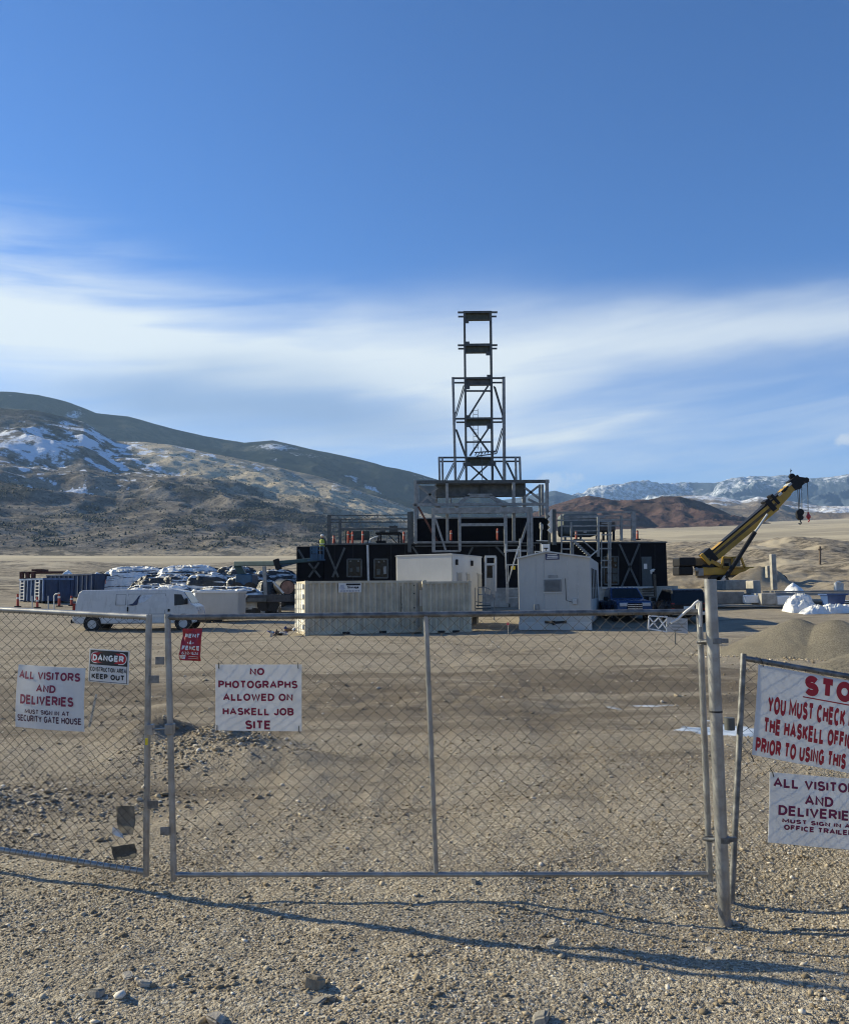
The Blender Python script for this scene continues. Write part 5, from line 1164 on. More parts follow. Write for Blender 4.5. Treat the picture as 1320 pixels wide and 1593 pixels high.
def pickup(name, label, loc, rz, paint, suv=False):
    t = thing(name, label, 'pickup truck' if not suv else 'vehicle', loc, R(rz), local=True); W = 1.98
    if not suv: pr = [(-2.85, .60), (-2.85, 1.18), (-.95, 1.20), (-.82, 1.90), (.40, 1.93), (1.12, 1.30), (2.55, 1.20), (2.80, 1.02), (2.84, .55), (2.4, .45), (-2.5, .45)]
    else: pr = [(-2.55, .55), (-2.58, 1.05), (-2.38, 1.82), (-2.1, 1.90), (.30, 1.90), (1.05, 1.25), (2.4, 1.15), (2.6, .95), (2.62, .5), (2.2, .42), (-2.3, .42)]
    q = MB(); q.prism(pr, -W/2, W/2, inset_f(1.18, .26)); q.build('body', paint, t, bevel=.07, seg=3)
    fx = pr[-3][0]
    cross_glass(t, 1.08 if not suv else 1.0, 1.34, .46 if not suv else .36, 1.87, W, 1.18, .26, 'windscreen')
    if suv: cross_glass(t, -2.555, 1.12, -2.41, 1.74, W, 1.18, .26, 'rear_window', .14)
    else: cross_glass(t, -.925, 1.30, -.85, 1.84, W, 1.18, .26, 'rear_window', .12)
    if suv: side_glass(t, [(-2.2, 1.28), (-2.1, 1.76), (.25, 1.78), (.80, 1.28)], W, 1.18, .26)
    else: side_glass(t, [(-.75, 1.28), (-.68, 1.80), (.34, 1.82), (.85, 1.30)], W, 1.18, .26)
    for s in (-1, 1):
        for x in (-1.75 if not suv else -1.5, 1.75 if not suv else 1.55):
            q = MB(); q.disc((x, s*(W/2+.003), .50), (0, 1, 0), .50, .03, 22); q.build('wheel_arch', BLACK, t)
            wheel(t, x, s*(W/2-.10), .40, .26)
        q = MB(); q.box(.85, s*(W/2+.05)-.02, 1.20, .98, s*(W/2+.05)+.26*s, 1.44); q.build('door_mirror', BLACK, t, bevel=.04)
        q = MB(); q.box(fx-.10, s*.62-.22, .90, fx+.015, s*.62+.26, 1.10); q.build('headlight', LAMP, t, bevel=.03)
        bx = pr[0][0]; q = MB(); q.box(bx-.02, s*(W/2-.16)-.09, .78, bx+.10, s*(W/2-.16)+.10, 1.16); q.build('tail_light', TAILR, t, bevel=.02)
    q = MB(); q.box(fx-.05, -.42, .72, fx+.03, .42, 1.08); g = q.build('grille', BLACK, t, bevel=.02)
    q = MB()
    for i in range(3): q.box(fx+.02, -.40, .78+i*.10, fx+.045, .40, .81+i*.10)
    q.build('grille_bar', CHROME, g)
    q = MB(); q.box(fx-.10, -W/2+.05, .48, fx+.12, W/2-.05, .68); q.build('front_bumper', STEEL, t, bevel=.04)
    q = MB(); q.box(pr[0][0]-.14, -W/2+.08, .50, pr[0][0]+.08, W/2-.08, .70); bp = q.build('rear_bumper', CHROME if suv else STEEL, t, bevel=.03)
    q = MB(); q.box(pr[0][0]-.03 if suv else pr[0][0]-.02, -.28, .82, pr[0][0]+.03, .28, .98); q.build('number_plate', WHITEP, t)
    if not suv:
        for yy in (-.52, -.26, 0, .26, .52): q = MB(); q.box(.26, yy-.07, 1.915, .44, yy+.07, 1.975); q.build('roof_lamp', CHROME, t, bevel=.02)
        q = MB(); q.box(-2.75, -W/2+.14, 1.05, -1.05, W/2-.14, 1.19); q.build('load_bed', BLACK, t)
    return t
p = G(988, 969); pickup('pickup_truck', 'blue pickup truck with roof lamps parked facing the gate', (p.x, p.y+2.85, p.z), -90, BLUEP)
p = G(1078, 972); pickup('parked_car', 'dark tall car parked with its rear window towards the gate', (p.x, p.y+2.6, p.z), 86, DARKP, True)
# white van
p = G(210, 982); vy = p.y
t = thing('cargo_van', 'white extended cargo van with a dark curved stripe on its side', 'van', (P(210, 960, vy).x, vy+1.0, p.z), R(2), local=True)
sc = vy/1320.0
def vx(px): return (px-210)*sc
VW = 2.02; VH = Z_(200, 917.5, vy)-p.z
VANW = mat('van_white', (.56, .555, .53), .3, 0, .04, 1.0, dirt=.30)
pr = [(vx(113), .55), (vx(112.5), .85), (vx(121), VH-.14), (vx(126), VH), (vx(264), VH+.02), (vx(281), VH-.10), (vx(295), 1.42), (vx(302), 1.28), (vx(304), .95), (vx(304), .45), (vx(296), .38), (vx(120), .40)]
q = MB(); q.prism(pr, -VW/2, VW/2, inset_f(1.25, .13)); q.build('body', VANW, t, bevel=.07, seg=3)
side_glass(t, [(vx(269), 1.34), (vx(268), VH-.26), (vx(279), VH-.28), (vx(288), 1.40)], VW, 1.25, .13)
cross_glass(t, vx(294.4), 1.46, vx(282.6), VH-.16, VW, 1.25, .13, 'windscreen')
f = inset_f(1.25, .13)
def on_side(name, pts, m_, lift=.014, par=None):
    q = MB(); vs = []
    for o in (lift, -.004): vs += [(x, -(VW/2-f(z)+o), z) for x, z in pts]
    n = len(pts); q.add(vs, [tuple(range(n)), tuple(range(2*n-1, n-1, -1))]+[(i, (i+1) % n, (i+1) % n+n, i+n) for i in range(n)]); return q.build(name, m_, par or t)
def vz(py): return Z_(200, py, vy)-p.z
NAVYD = mat('navy_decal', (.02, .028, .075), .4)
on_side('swoosh_decal', [(vx(197), vz(941.5)), (vx(205), vz(939)), (vx(210), vz(933)), (vx(213), vz(928)), (vx(217), vz(925)), (vx(213.5), vz(933)), (vx(212), vz(941)), (vx(205), vz(942.5))], NAVYD)
on_side('pale_decal', [(vx(213), vz(939)), (vx(214.5), vz(931)), (vx(220), vz(926)), (vx(236), vz(925.5)), (vx(230), vz(931)), (vx(222), vz(937))], mat('silver_decal', (.50, .54, .58), .3), .008)
for x0, x1, y0, y1 in ((178.5, 194.5, 924.5, 941.5), (197, 255, 924, 956)):
    for a_, c_, d_, e_ in ((x0, x0+.8, y0, y1), (x1-.8, x1, y0, y1), (x0, x1, y0, y0+.7), (x0, x1, y1-.7, y1)):
        on_side('panel_line', [(vx(a_), vz(e_)), (vx(c_), vz(e_)), (vx(c_), vz(d_)), (vx(a_), vz(d_))], STEEL, .006)
on_side('door_handle', [(vx(196.5), vz(951)), (vx(198.5), vz(951)), (vx(198.5), vz(944.5)), (vx(196.5), vz(944.5))], BLACK, .03); on_side('door_handle', [(vx(259), vz(952)), (vx(262), vz(952)), (vx(262), vz(948)), (vx(259), vz(948))], BLACK, .03)
on_side('side_trim', [(vx(114), vz(958)), (vx(262), vz(960)), (vx(262), vz(957)), (vx(114), vz(955))], WHITEP, .02)
for x in (vx(144), vx(283)):
    for s in (-1, 1):
        q = MB(); q.disc((x, s*(VW/2+.004), .44), (0, 1, 0), .46, .03, 22); q.build('wheel_arch', BLACK, t); wheel(t, x, s*(VW/2-.10), .385, .24, STEELW)
q = MB(); q.box(vx(110), -VW/2+.06, .45, vx(116), VW/2-.06, .66); q.build('rear_bumper', BLACK, t, bevel=.04); q = MB(); q.box(vx(300), -VW/2+.04, .40, vx(307), VW/2-.04, .64); q.build('front_bumper', BLACK, t, bevel=.04)
for s in (-1, 1):
    q = MB(); q.box(vx(113), s*(VW/2-.10)-.07, 1.0, vx(117), s*(VW/2-.10)+.08, 1.5); q.build('tail_light', TAILR, t); q = MB(); q.box(vx(299), s*.72-.16, .86, vx(304.6), s*.72+.18, 1.08); q.build('headlight', LAMP, t, bevel=.03)
q = MB(); q.box(vx(286), -VW/2-.24, 1.40, vx(290), -VW/2-.02, 1.72); q.build('door_mirror', BLACK, t, bevel=.03)
# box trailer and flatbed behind the van
t = thing('box_trailer', 'plain grey white box trailer parked in front of the wrapped stacks', 'trailer', P(336, 966, 52))
q = MB(); pbox(q, 303, 921.5, 370, 956, 52, 2.3); q.build('box', GREYW, t, bevel=.05)
q = MB(); pbox(q, 302, 919.5, 371, 922.5, 51.95, 2.4); q.build('roof_rim', WHITEP, t); q = MB(); pbox(q, 300, 955.5, 382, 958.5, 51.95, .4); q.build('sill', WHITEP, t)
for x in (322, 338):
    q = MB(); q.disc(P(x, 962, 52.2), (0, 1, 0), .33, .25, 18); q.build('wheel', RUBBER, t)
q = MB(); pbox(q, 370, 957, 400, 960, 52.6, .12); q.build('drawbar', STEELD, t)
t = thing('flatbed_trailer', 'dark low flatbed trailer standing left of the tan container', 'trailer', P(420, 950, 57))
q = MB(); pbox(q, 369, 925.5, 452, 937, 57, 2.4); q.build('bed', mat('dark_flatbed', (.05, .05, .052), .6, 0, .3, 4), t, bevel=.04)
q = MB(); pbox(q, 384, 930, 414, 936, 56.9, .1); q.build('side_rack', STEELD, t); q = MB(); pbeam(q, 374, 936, 384, 925, 56.9, .18); q.build('ramp_arm', STEELW, t)
for x in (410, 424): q = MB(); q.disc(P(x, 941, 57.2), (0, 1, 0), .42, .28, 18); q.build('wheel', RUBBER, t)

# ------------------------------------------------------------------ crane
CY = 78.0
YEL = mat('crane_yellow', (.42, .245, .022), .45, 0, .14, 1.2, dirt=.35); YELD = mat('hose_dark', (.075, .05, .022), .6, 0, .35, 3)
cg = hz(P(1120, 905, CY).x, CY)
CR = thing('mobile_crane', 'yellow mobile crane with its telescopic boom raised to the right', 'crane', (P(1120, 905, CY).x, CY+1.2, cg))
def cbeam(name, x0, y0, x1, y1, w, d, m_, Y=CY+1.2, par=None, bev=.03):
    q = MB(); q.beam(P(x0, y0, Y), P(x1, y1, Y), w, d); return q.build(name, m_, par or CR, bevel=bev)
bm1 = cbeam('boom', 1097, 874, 1203, 786, 1.06, 1.0, YEL); bm2 = cbeam('boom_section', 1198, 791, 1222, 765, .92, .86, YEL); bm3 = cbeam('boom_section', 1219, 768.5, 1235, 751.5, .80, .74, YEL)
cbeam('boom_top_plate', 1095.5, 866, 1230, 751, .16, 1.02, BLACK); cbeam('hose_track', 1101, 869.5, 1204, 784.5, .26, 1.05, YELD); cbeam('boom_collar', 1192, 789, 1198, 784, 1.22, 1.14, BLACK); cbeam('boom_collar', 1200.5, 779, 1204, 776, 1.10, 1.04, BLACK)
for k, (x, y) in enumerate(((1186, 788), (1207, 772), (1215, 765), (1222, 757))): cbeam('boom_fitting', x, y, x+5, y-4.5, .22, 1.12, STEELW if k % 2 else BLACK)
cbeam('boom_foot', 1095, 871, 1107, 861, 1.30, 1.2, NAVYD if False else BLACK)
hd = cbeam('boom_head', 1229, 757, 1243, 746, 1.05, .86, BLACK); cbeam('head_arm', 1238, 745, 1252, 747, .42, .5, BLACK)
q = MB()
for x, y in ((1253, 747), (1241, 757), (1231, 741)): q.disc(P(x, y, CY+1.2), (0, 1, 0), .26, .3, 14)
q.build('sheave', BLACK, hd); q = MB(); q.tube([P(1229.5, 740, CY+1.2), P(1229.5, 729, CY+1.2)], .03, 6); q.tube([P(1228.5, 733, CY+1.2), P(1231, 732, CY+1.2)], .05, 6); q.build('anemometer_mast', BLACK, hd)
for x0, y0, x1, y1 in ((1240, 758, 1241.8, 796), (1242.5, 758, 1243.5, 796), (1246.5, 752, 1246.8, 794), (1255.5, 748, 1256.5, 799)): q = MB(); q.tube([P(x0, y0, CY+1.2), P(x1, y1, CY+1.2)], .03, 6); q.build('hoist_rope', STEELD, CR)
q = MB(); pbox(q, 1239.5, 795, 1247.5, 806, CY+1.0, .4); q.disc(P(1243.8, 797, CY+1.2), (0, 1, 0), .32, .42, 14); q.disc(P(1244, 805, CY+1.2), (0, 1, 0), .26, .38, 12); hb = q.build('hook_block', BLACK, CR, bevel=.03)
q = MB(); q.tube([P(1243.8, 806, CY+1.2), P(1244.2, 811, CY+1.2), P(1246, 813.5, CY+1.2), P(1244, 815.5, CY+1.2), P(1241.5, 814, CY+1.2)], .07, 8); q.build('hook', STEELD, hb)
REDB = mat('hook_red', (.42, .03, .04), .5)
q = MB(); q.ball(P(1257, 803.5, CY+1.2), (.20, .20, .26), 12, 8); q.tube([P(1256.5, 797, CY+1.2), P(1256.8, 801, CY+1.2)], .09, 8); bl = q.build('headache_ball', REDB, CR, angle=60); q = MB(); q.tube([P(1257, 807, CY+1.2), P(1258.5, 810, CY+1.2), P(1256.5, 812, CY+1.2)], .05, 6); q.build('hook', REDB, bl)
q = MB(); q.tube([P(1193, 800, CY+.3), P(1173, 829, CY+.1)], .10, 12); q.build('cylinder_rod', STEELW, CR); q = MB(); q.tube([P(1173.5, 828, CY+.1), P(1146, 871, CY-.5), P(1127, 900, CY-.7)], .20, 12); q.build('lift_cylinder', BLACK, CR, angle=40); q = MB(); q.beam(P(1128, 897, CY-.7), P(1114, 918, CY-.9), .30, .3); q.build('outrigger_arm', STEELW, CR)
q = MB(); pbox(q, 1056, 867, 1082, 881, CY+.2, 2.2); pbox(q, 1055, 881, 1078, 895, CY+.4, 2.0); q.build('counterweight', BLACK, CR, bevel=.12, seg=3)
q = MB(); pbox(q, 1076, 868, 1104, 880, CY+.3, 2.0); q.build('turntable', mat('crane_dark_yellow', (.12, .075, .02), .5, 0, .35, 2), CR, bevel=.08); q = MB(); q.disc(P(1098, 881, CY+1.2), (0, 0, 1), 1.1, .3, 20); q.build('slew_ring', BLACK, CR)
for x0, y0, x1, y1 in ((1090, 862, 1104, 878), (1105, 873, 1121, 881)): cbeam('support_strut', x0, y0, x1, y1, .34, .3, YEL, CY+.2)
q = MB(); pbox(q, 1086, 884, 1094, 896, CY+.1, 1.0); q.ball(P(1083, 886, CY), (.2, .1, .2), 8, 6); q.build('hydraulic_unit', STEEL, CR, bevel=.04)
q = MB(); pbox(q, 1093, 882, 1192, 894.5, CY+.1, 2.4); q.build('carrier', YEL, CR, bevel=.10, seg=3); q = MB(); pbox(q, 1094, 894, 1190, 898, CY+.2, 2.2); q.build('deck_lower_plate', mat('crane_dirty', (.11, .08, .045), .7, 0, .4, 1.5), CR)  # lower plate under the carrier in a mottled dirty brown
cab = MB()
for x0, y0, x1, y1 in ((1124, 867, 1152, 867.5), (1124, 867, 1122, 883), (1138, 867, 1138, 883), (1152, 867.5, 1158, 884), (1122, 882, 1158, 883)): cab.beam(P(x0, y0, CY), P(x1, y1, CY), .16, .2); cab.beam(P(x0, y0, CY+1.4), P(x1, y1, CY+1.4), .16, .2)
pbox(cab, 1124, 866, 1153, 868, CY, 1.5); cb = cab.build('cab', YEL, CR)
q = MB(); pbox(q, 1127, 876, 1133, 883, CY+.4, .6); q.build('seat', BLACK, cb); q = MB(); pbox(q, 1125, 869, 1151, 881, CY+1.42, .03); q.build('window', mat('clear_cab_glass', (.25, .27, .27), .1), cb)
for x in (1072, 1083, 1150, 1168):
    for yy in (CY+.25, CY+2.1): q = MB(); c = P(x, 0, yy); q.disc((c.x, yy, cg+.62), (0, 1, 0), .62, .45, 20); q.build('wheel', RUBBER, CR, angle=40)
# ------------------------------------------------------------------ left yard: dumpsters, delineators, wrapped stacks, lift
DBLUE = mat('dumpster_blue', (.025, .05, .11), .5, .1, .2, 1.5, dirt=.25); DRIB = mat('dumpster_sunlit_blue', (.12, .19, .33), .45, .1, .2, 2, dirt=.2)  # sunlight on ribs and rim is put into the paler second blue
def dumpster(label, corner, Y, rz, L, W, Hh, rib, fill=None):
    c = P(*corner, Y); t = thing('roll_off_dumpster', label, 'dumpster', (c.x, Y, hz(c.x, Y)), R(rz), local=True)
    q = MB(); q.box(-L, 0, .2, 0, .08, Hh); q.box(-L, W-.08, .2, 0, W, Hh); q.box(-L, .08, .2, -L+.08, W-.08, Hh); q.box(-.08, .08, .2, 0, W-.08, Hh); q.box(-L+.08, .08, .2, -.08, W-.08, .3); q.build('bin', DBLUE, t)
    n = int(L/.62)
    for i in range(n+1): q = MB(); x = -L+.04+i*(L-.12)/n; q.box(x, -.10, .25, x+.10, -.003, Hh-.06); q.build('rib', rib, t)
    q = MB(); q.box(-L-.02, -.12, Hh-.09, .03, -.002, Hh+.05); q.box(.002, -.02, Hh-.09, .06, W, Hh+.05); q.build('rim', rib if rib is DRIB else DBLUE, t)
    for i in range(3): q = MB(); q.box(.002, .15+i*(W-.45)/2, .3, .07, .27+i*(W-.45)/2, Hh-.1); q.build('end_rib', DBLUE, t)
    for x in (-L+.4, -.5):
        q = MB(); q.disc((x, .25, .12), (0, 1, 0), .12, .2, 12); q.build('roller', BLACK, t)
    return t, c
def ladder_bars(t, x0, Hh):
    q = MB()
    for i in range(6): q.box(x0, -.16, .35+i*.27, x0+.62, -.10, .42+i*.27)
    q.box(x0-.05, -.17, .3, x0+.02, -.09, Hh-.1); q.box(x0+.60, -.17, .3, x0+.67, -.09, Hh-.1); q.build('side_ladder', WHITEP, t)
d1, c = dumpster('blue roll off dumpster with pale sunlit ribs and two side ladders, front of the pair', (68, 925), 70, -38, 3.9, 2.6, 2.05, DRIB); ladder_bars(d1, -3.6, 2.05); ladder_bars(d1, -1.1, 2.05)
d2, c = dumpster('long dark blue roll off dumpster heaped with white waste, rear of the pair', (144, 905), 77, -30, 6.4, 2.9, 2.25, DBLUE)
q = MB(); q.box(.075, 1.3, 1.35, .085, 1.9, 1.75); q.build('warning_sticker', mat('sticker_red', (.55, .20, .16), .5), d2)
FILM = bpy.data.materials.new('white_film')
def film_material(m, dark_amt):
    m.use_nodes = True; t_ = m.node_tree; q = NB(t_); bs = t_.nodes['Principled BSDF']; bs.inputs['Roughness'].default_value = .38
    v = q.n('ShaderNodeTexCoord').outputs['Object']; mp = q.n('ShaderNodeMapping'); mp.inputs['Scale'].default_value = (.14, .8, 2.4); t_.links.new(v, mp.inputs[0])
    n1 = q.noise(mp.outputs[0], 1.3, 5, .6, .6); mp2 = q.n('ShaderNodeMapping'); mp2.inputs['Scale'].default_value = (.3, 1.0, 1.6); t_.links.new(v, mp2.inputs[0]); n2 = q.noise(mp2.outputs[0], 4.0, 5, .62, 1.2)
    c_ = q.mix(q.mapr(n1, .60-dark_amt, .64-dark_amt), (.80, .80, .78, 1), (.045, .043, .040, 1)); t_.links.new(c_, bs.inputs['Base Color'])
    bn = q.n('ShaderNodeBump'); bn.inputs['Strength'].default_value = 1; bn.inputs['Distance'].default_value = .10; t_.links.new(n2, bn.inputs['Height']); t_.links.new(bn.outputs[0], bs.inputs['Normal'])
film_material(FILM, .07); FILM2 = bpy.data.materials.new('white_film_torn'); film_material(FILM2, .17); FILM3 = bpy.data.materials.new('clean_white_film'); film_material(FILM3, -.3)
def lump(name, label, cat, X0, X1, Y0, Y1, z0, h, seed, material, group=None, amp=.45, ppow=.5, lam=1.1, rz=0.0, nx=64, ny=30, peak=None, stretch=1.0):
    """a heap: height field over a rectangle, steep at the rim, with sharp folds"""
    u = np.linspace(-1, 1, nx); v = np.linspace(-1, 1, ny); UU, VV = np.meshgrid(u, v, indexing='ij')
    X = (X0+X1)/2+UU*(X1-X0)/2; Y = (Y0+Y1)/2+VV*(Y1-Y0)/2
    rim = np.clip(1-np.abs(UU)**3, 0, 1)**ppow*np.clip(1-np.abs(VV)**3, 0, 1)**ppow
    if peak is not None: rim = np.clip(1-np.hypot((UU-peak[0])/(1+.2*UU), (VV-peak[1])), 0, 1)**peak[2]
    rg = 1-np.abs(2*fbm(X/(lam*stretch)+seed, Y/lam*1.6+.35*fbm(X/1.3, Y, seed+2, 3), seed, 5, .55)-1)
    Z = z0-.05+h*rim*(1-amp+amp*1.5*(rg-.25)); Z = np.maximum(Z, z0-.05)
    wob = (fbm(X*1.4, Y*1.4, seed+5, 3)-.5)*.5; X = X+wob*.5; Y = Y+wob
    V_ = np.stack([X, Y, Z], -1).reshape(-1, 3); off = np.array([(X0+X1)/2, (Y0+Y1)/2, z0])
    o = np_mesh(name, V_-off, grid_faces(nx, ny), material, False); o.location = off.tolist(); return tag(o, label, cat, group)
def plump(x0, x1, ytop, Y, d, seed, material, label, z0=None, name='wrapped_bundle', cat='bundle', group='white wrapped bundles stacked behind the van', **k):
    a, c = P(x0, ytop, Y), P(x1, ytop, Y); zg = hz((a.x+c.x)/2, Y) if z0 is None else z0; zt = P((x0+x1)/2, ytop, Y).z
    return lump(name, label, cat, a.x, c.x, Y, Y+d, zg, max(.3, zt-zg), seed, material, group, **k)
WL = 'crumpled white film wrapped bundle in the stacked rows between the van and the tan container'
for i, (x0, x1, yt, Y, d, m_) in enumerate(((150, 262, 880.5, 78, 3, FILM), (235, 345, 878, 76, 3, FILM), (325, 402, 880, 73, 2.5, FILM2), (385, 462, 885, 70, 2.5, FILM2),
        (198, 300, 893, 69, 2.2, FILM2), (284, 352, 889, 67, 2.2, FILM2), (345, 415, 894, 65, 2.0, FILM2), (184, 302, 907, 61, 2.2, FILM), (282, 406, 911.5, 59, 2.2, FILM), (394, 430, 902, 60.5, 2, FILM2))):
    plump(x0, x1, yt, Y, d, 300+i*7, m_, WL, amp=.26, lam=.6, stretch=8.0, ppow=.18, nx=120, ny=46)
BARK = mat('stack_tarp_dark', (.05, .046, .040), .7, 0, .35, 2)
for i, (x0, x1, yt, Y, d) in enumerate(((118, 215, 888, 90, 4), (215, 335, 893, 70.5, 2.4), (330, 440, 893, 67.5, 2.4))):
    plump(x0, x1, yt, Y, d, 500+i*3, BARK, 'dark tarpaulin covered heap showing between the white bundles', name='tarp_heap', cat='heap', group='dark tarpaulin heaps behind the van', amp=.35)
z2 = hz(P(120, 905, 79).x, 79)+1.9
plump(80, 116, 885, 79.0, 2.0, 601, FILM3, 'white waste heaped at the left in the long dark dumpster', z0=z2-.5, name='foam_waste', cat='waste', group='waste filling the long dumpster', amp=.3, peak=(0, 0, .8))
plump(126, 164, 886, 79.4, 2.0, 602, FILM3, 'white waste heaped at the right in the long dark dumpster', z0=z2-.5, name='foam_waste', cat='waste', group='waste filling the long dumpster', amp=.4, peak=(0, 0, .8))
RUST = mat('rust_red_steel', (.10, .035, .025), .8, .1, .3, 3)
t = thing('steel_frame_trailer', 'rust red open steel frame trailer behind the dumpsters', 'trailer', P(60, 905, 92))
for x in (34, 43, 52): q = MB(); pbeam(q, x, 890, x, 903, 92, .35); q.build('stake', RUST, t)
q = MB(); pbox(q, 33, 889, 95, 892, 92, 2.4); q.build('top_rail', RUST, t); q = MB(); pbox(q, 33, 899, 95, 904, 92, 2.4); q.build('bed', RUST, t); q = MB(); pbox(q, 49, 885.5, 66, 888.5, 92.5, 1.5); q.build('load', RUST, t)
for x in (48, 62): q = MB(); q.disc(P(x, 906, 92.2), (0, 1, 0), .5, .3, 16); q.build('wheel', RUBBER, t)
for x, y0, y1, Y, lb in ((27.5, 924, 945.5, 66, 'orange delineator post before the left side of the ribbed dumpster'), (58, 929, 946, 65, 'orange delineator post before the right ladder of the ribbed dumpster'), (92, 922, 945.5, 67, 'orange delineator post before the dark end of the ribbed dumpster'), (111, 927, 944, 68, 'orange delineator post just left of the van rear')):
    a = P(x, y1, Y); a = Vector((a.x, a.y, hz(a.x, a.y))); c = P(x, y0, Y); t = thing('delineator_post', lb, 'delineator', a, group='orange delineators before the dumpsters')
    MB().tube([a, c], [.10, .075], 10).build('post', ORANGE, t, angle=40); MB().tube([a.lerp(c, .6), a.lerp(c, .75)], .10, 10).build('reflective_band', WHITEP, t, angle=40); MB().disc(a+Vector((0, 0, .04)), (0, 0, 1), .26, .08, 14).build('base', BLACK, t, angle=40)
a = P(84, 950, 62); a = Vector((a.x, a.y, hz(a.x, a.y))); MB().tube([a, P(84, 927, 62), P(86, 924.5, 62), P(93, 923, 62)], .05, 8).build('bent_pipe', STEELW, None, 'grey standpipe bent over at the top in front of the dumpster end', 'pipe', angle=60)
for x in (50, 75): a = P(x, 948, 64); MB().tube([Vector((a.x, a.y, hz(a.x, a.y))), P(x, 927, 64)], .045, 8).build('marker_post', STEELW, None, 'thin grey marker post left of the bent standpipe' if x == 75 else 'thin grey marker post before the dumpster ladder', 'post', 'thin marker posts before the dumpsters', angle=60)
# pipe roll beside the container
q = P(447, 914, 58); t = thing('pipe_roll', 'large roll with a brown round end lying left of the tan container', 'roll', (q.x, 58, hz(q.x, 58)))
MB().tube([q, q+Vector((-1.0, 3.0, .15))], .52, 24).build('outer_wrap', BLACK, t, angle=40); MB().disc(q+Vector((.01, -.03, 0)), (-.3, 1, 0), .45, .04, 22).build('end_face', mat('cardboard_brown', (.26, .14, .095), .8, 0, .25, 4), t)
q = MB(); pbeam(q, 411, 881, 413, 926, 57.5, .22); q.build('steel_stanchion', STEEL, None, 'grey upright steel stanchion in front of the wrapped bundles', 'post')
q = MB(); pbeam(q, 425, 905, 441, 923, 56.8, .12); q.build('loose_bar', STEELW, None, 'pale bar leaning across the brown ended roll', 'bar')
# aerial lift and its worker
LB = mat('lift_blue', (.02, .075, .15), .45, .1, .2, 2); LT = mat('lift_teal', (.015, .055, .065), .5, .1, .2, 2)
LYY = 59.0
t = thing('boom_lift', 'blue boom lift reaching its basket to the left end of the black building', 'lift', P(378, 925, LYY+4))
MB().beam(P(366, 877, LYY+3), P(430, 876.5, LYY+1), .34).build('boom', LT, t, bevel=.03); MB().beam(P(426, 876, LYY+1), P(492, 870.5, LYY), .26).build('jib', LT, t, bevel=.03); MB().beam(P(432, 882, LYY+1), P(462, 874, LYY+.5), .2).build('link_arm', LB, t)
MB().beam(P(429, 870, LYY+.9), P(434, 886, LYY+.9), .4).build('knuckle', BLACK, t, bevel=.03)
q = MB(); pbox(q, 484, 862, 500, 871, LYY-.2, 1.0); q.build('basket', LB, t); q = MB()
for x0, y0, x1, y1 in ((483, 850.5, 503, 850.5), (483, 856, 503, 856), (483, 850, 483, 871), (493, 850, 493, 871), (503, 850, 503, 871), (478, 871.5, 506, 871)): pbeam(q, x0, y0, x1, y1, LYY-.3, .07)
q.build('basket_rail', LB, t); q = MB(); pbox(q, 485, 851, 494, 861, LYY-.25, .3); q.build('control_console', LB, t)
q = MB(); pbox(q, 366, 893, 392, 912, LYY+3, 2.2); q.build('chassis', LB, t, bevel=.08); q = MB(); pbeam(q, 369, 878, 378, 895, LYY+3.4, .5); q.build('turret', LT, t)
for x in (369, 389): q = MB(); q.disc(P(x, 916, LYY+3), (0, 1, 0), .48, .35, 18); q.build('wheel', RUBBER, t)
def person(px, pyfeet, pyhead, Y):
    import bmesh
    zf = P(px, pyfeet, Y).z; h = 1.76; x = P(px, pyfeet, Y).x
    t = thing('person', 'person in a yellow hi-vis vest and white hard hat standing in the lift basket', 'person', (x, Y, zf))
    J = [(0, 0, .96), (0, 0, 1.12), (0, .01, 1.38), (0, 0, 1.50), (0, -.02, 1.60), (-.10, 0, .90), (-.11, -.01, .50), (-.11, .02, .09), (-.11, -.12, .04), (.10, 0, .90), (.11, -.01, .50), (.11, .02, .09), (.11, -.12, .04), (-.20, .0, 1.40), (-.26, -.03, 1.14), (-.17, -.26, 1.02), (-.12, -.33, 1.03), (.20, 0, 1.40), (.26, -.03, 1.14), (.17, -.26, 1.02), (.12, -.33, 1.03)]
    E = [(0, 1), (1, 2), (2, 3), (3, 4), (0, 5), (5, 6), (6, 7), (7, 8), (0, 9), (9, 10), (10, 11), (11, 12), (2, 13), (13, 14), (14, 15), (15, 16), (2, 17), (17, 18), (18, 19), (19, 20)]
    Rr = [.15, .14, .15, .06, .095, .10, .075, .05, .045, .10, .075, .05, .045, .07, .05, .038, .045, .07, .05, .038, .045]
    me = bpy.data.meshes.new('body'); me.from_pydata(J, E, []); o = bpy.data.objects.new('body', me); COL.objects.link(o); o.parent = t; me.materials.append(mat('dark_workwear', (.03, .035, .05), .8, 0, .2, 6))
    sk = o.modifiers.new('skin', 'SKIN'); 
    for i, r_ in enumerate(Rr): o.data.skin_vertices[0].data[i].radius = (r_, r_*.85)
    o.data.skin_vertices[0].data[0].use_root = True
    o.modifiers.new('sub', 'SUBSURF').levels = 1
    def at(q): q.v = [(a+x, b_+Y, c+zf) for a, b_, c in q.v]; return q
    at(MB().tube([(0, 0, .90), (0, 0, 1.10), (0, .01, 1.34), (0, 0, 1.46)], [.185, .175, .20, .11], 14)).build('vest', mat('hi_vis_yellow', (.34, .40, .05), .6, 0, .1, 5), t, angle=70)
    at(MB().tube([(0, 0, 1.08), (0, 0, 1.13)], .188, 14)).build('reflective_band', WHITEP, t)
    at(MB().ball((0, -.02, 1.63), (.085, .10, .115), 12, 9)).build('head', mat('skin', (.42, .25, .18), .6), t, angle=80)
    at(MB().ball((0, -.02, 1.70), (.115, .135, .09), 12, 8)).build('hard_hat', WHITEP, t, angle=80)
person(501, 871, 845, LYY+.1)
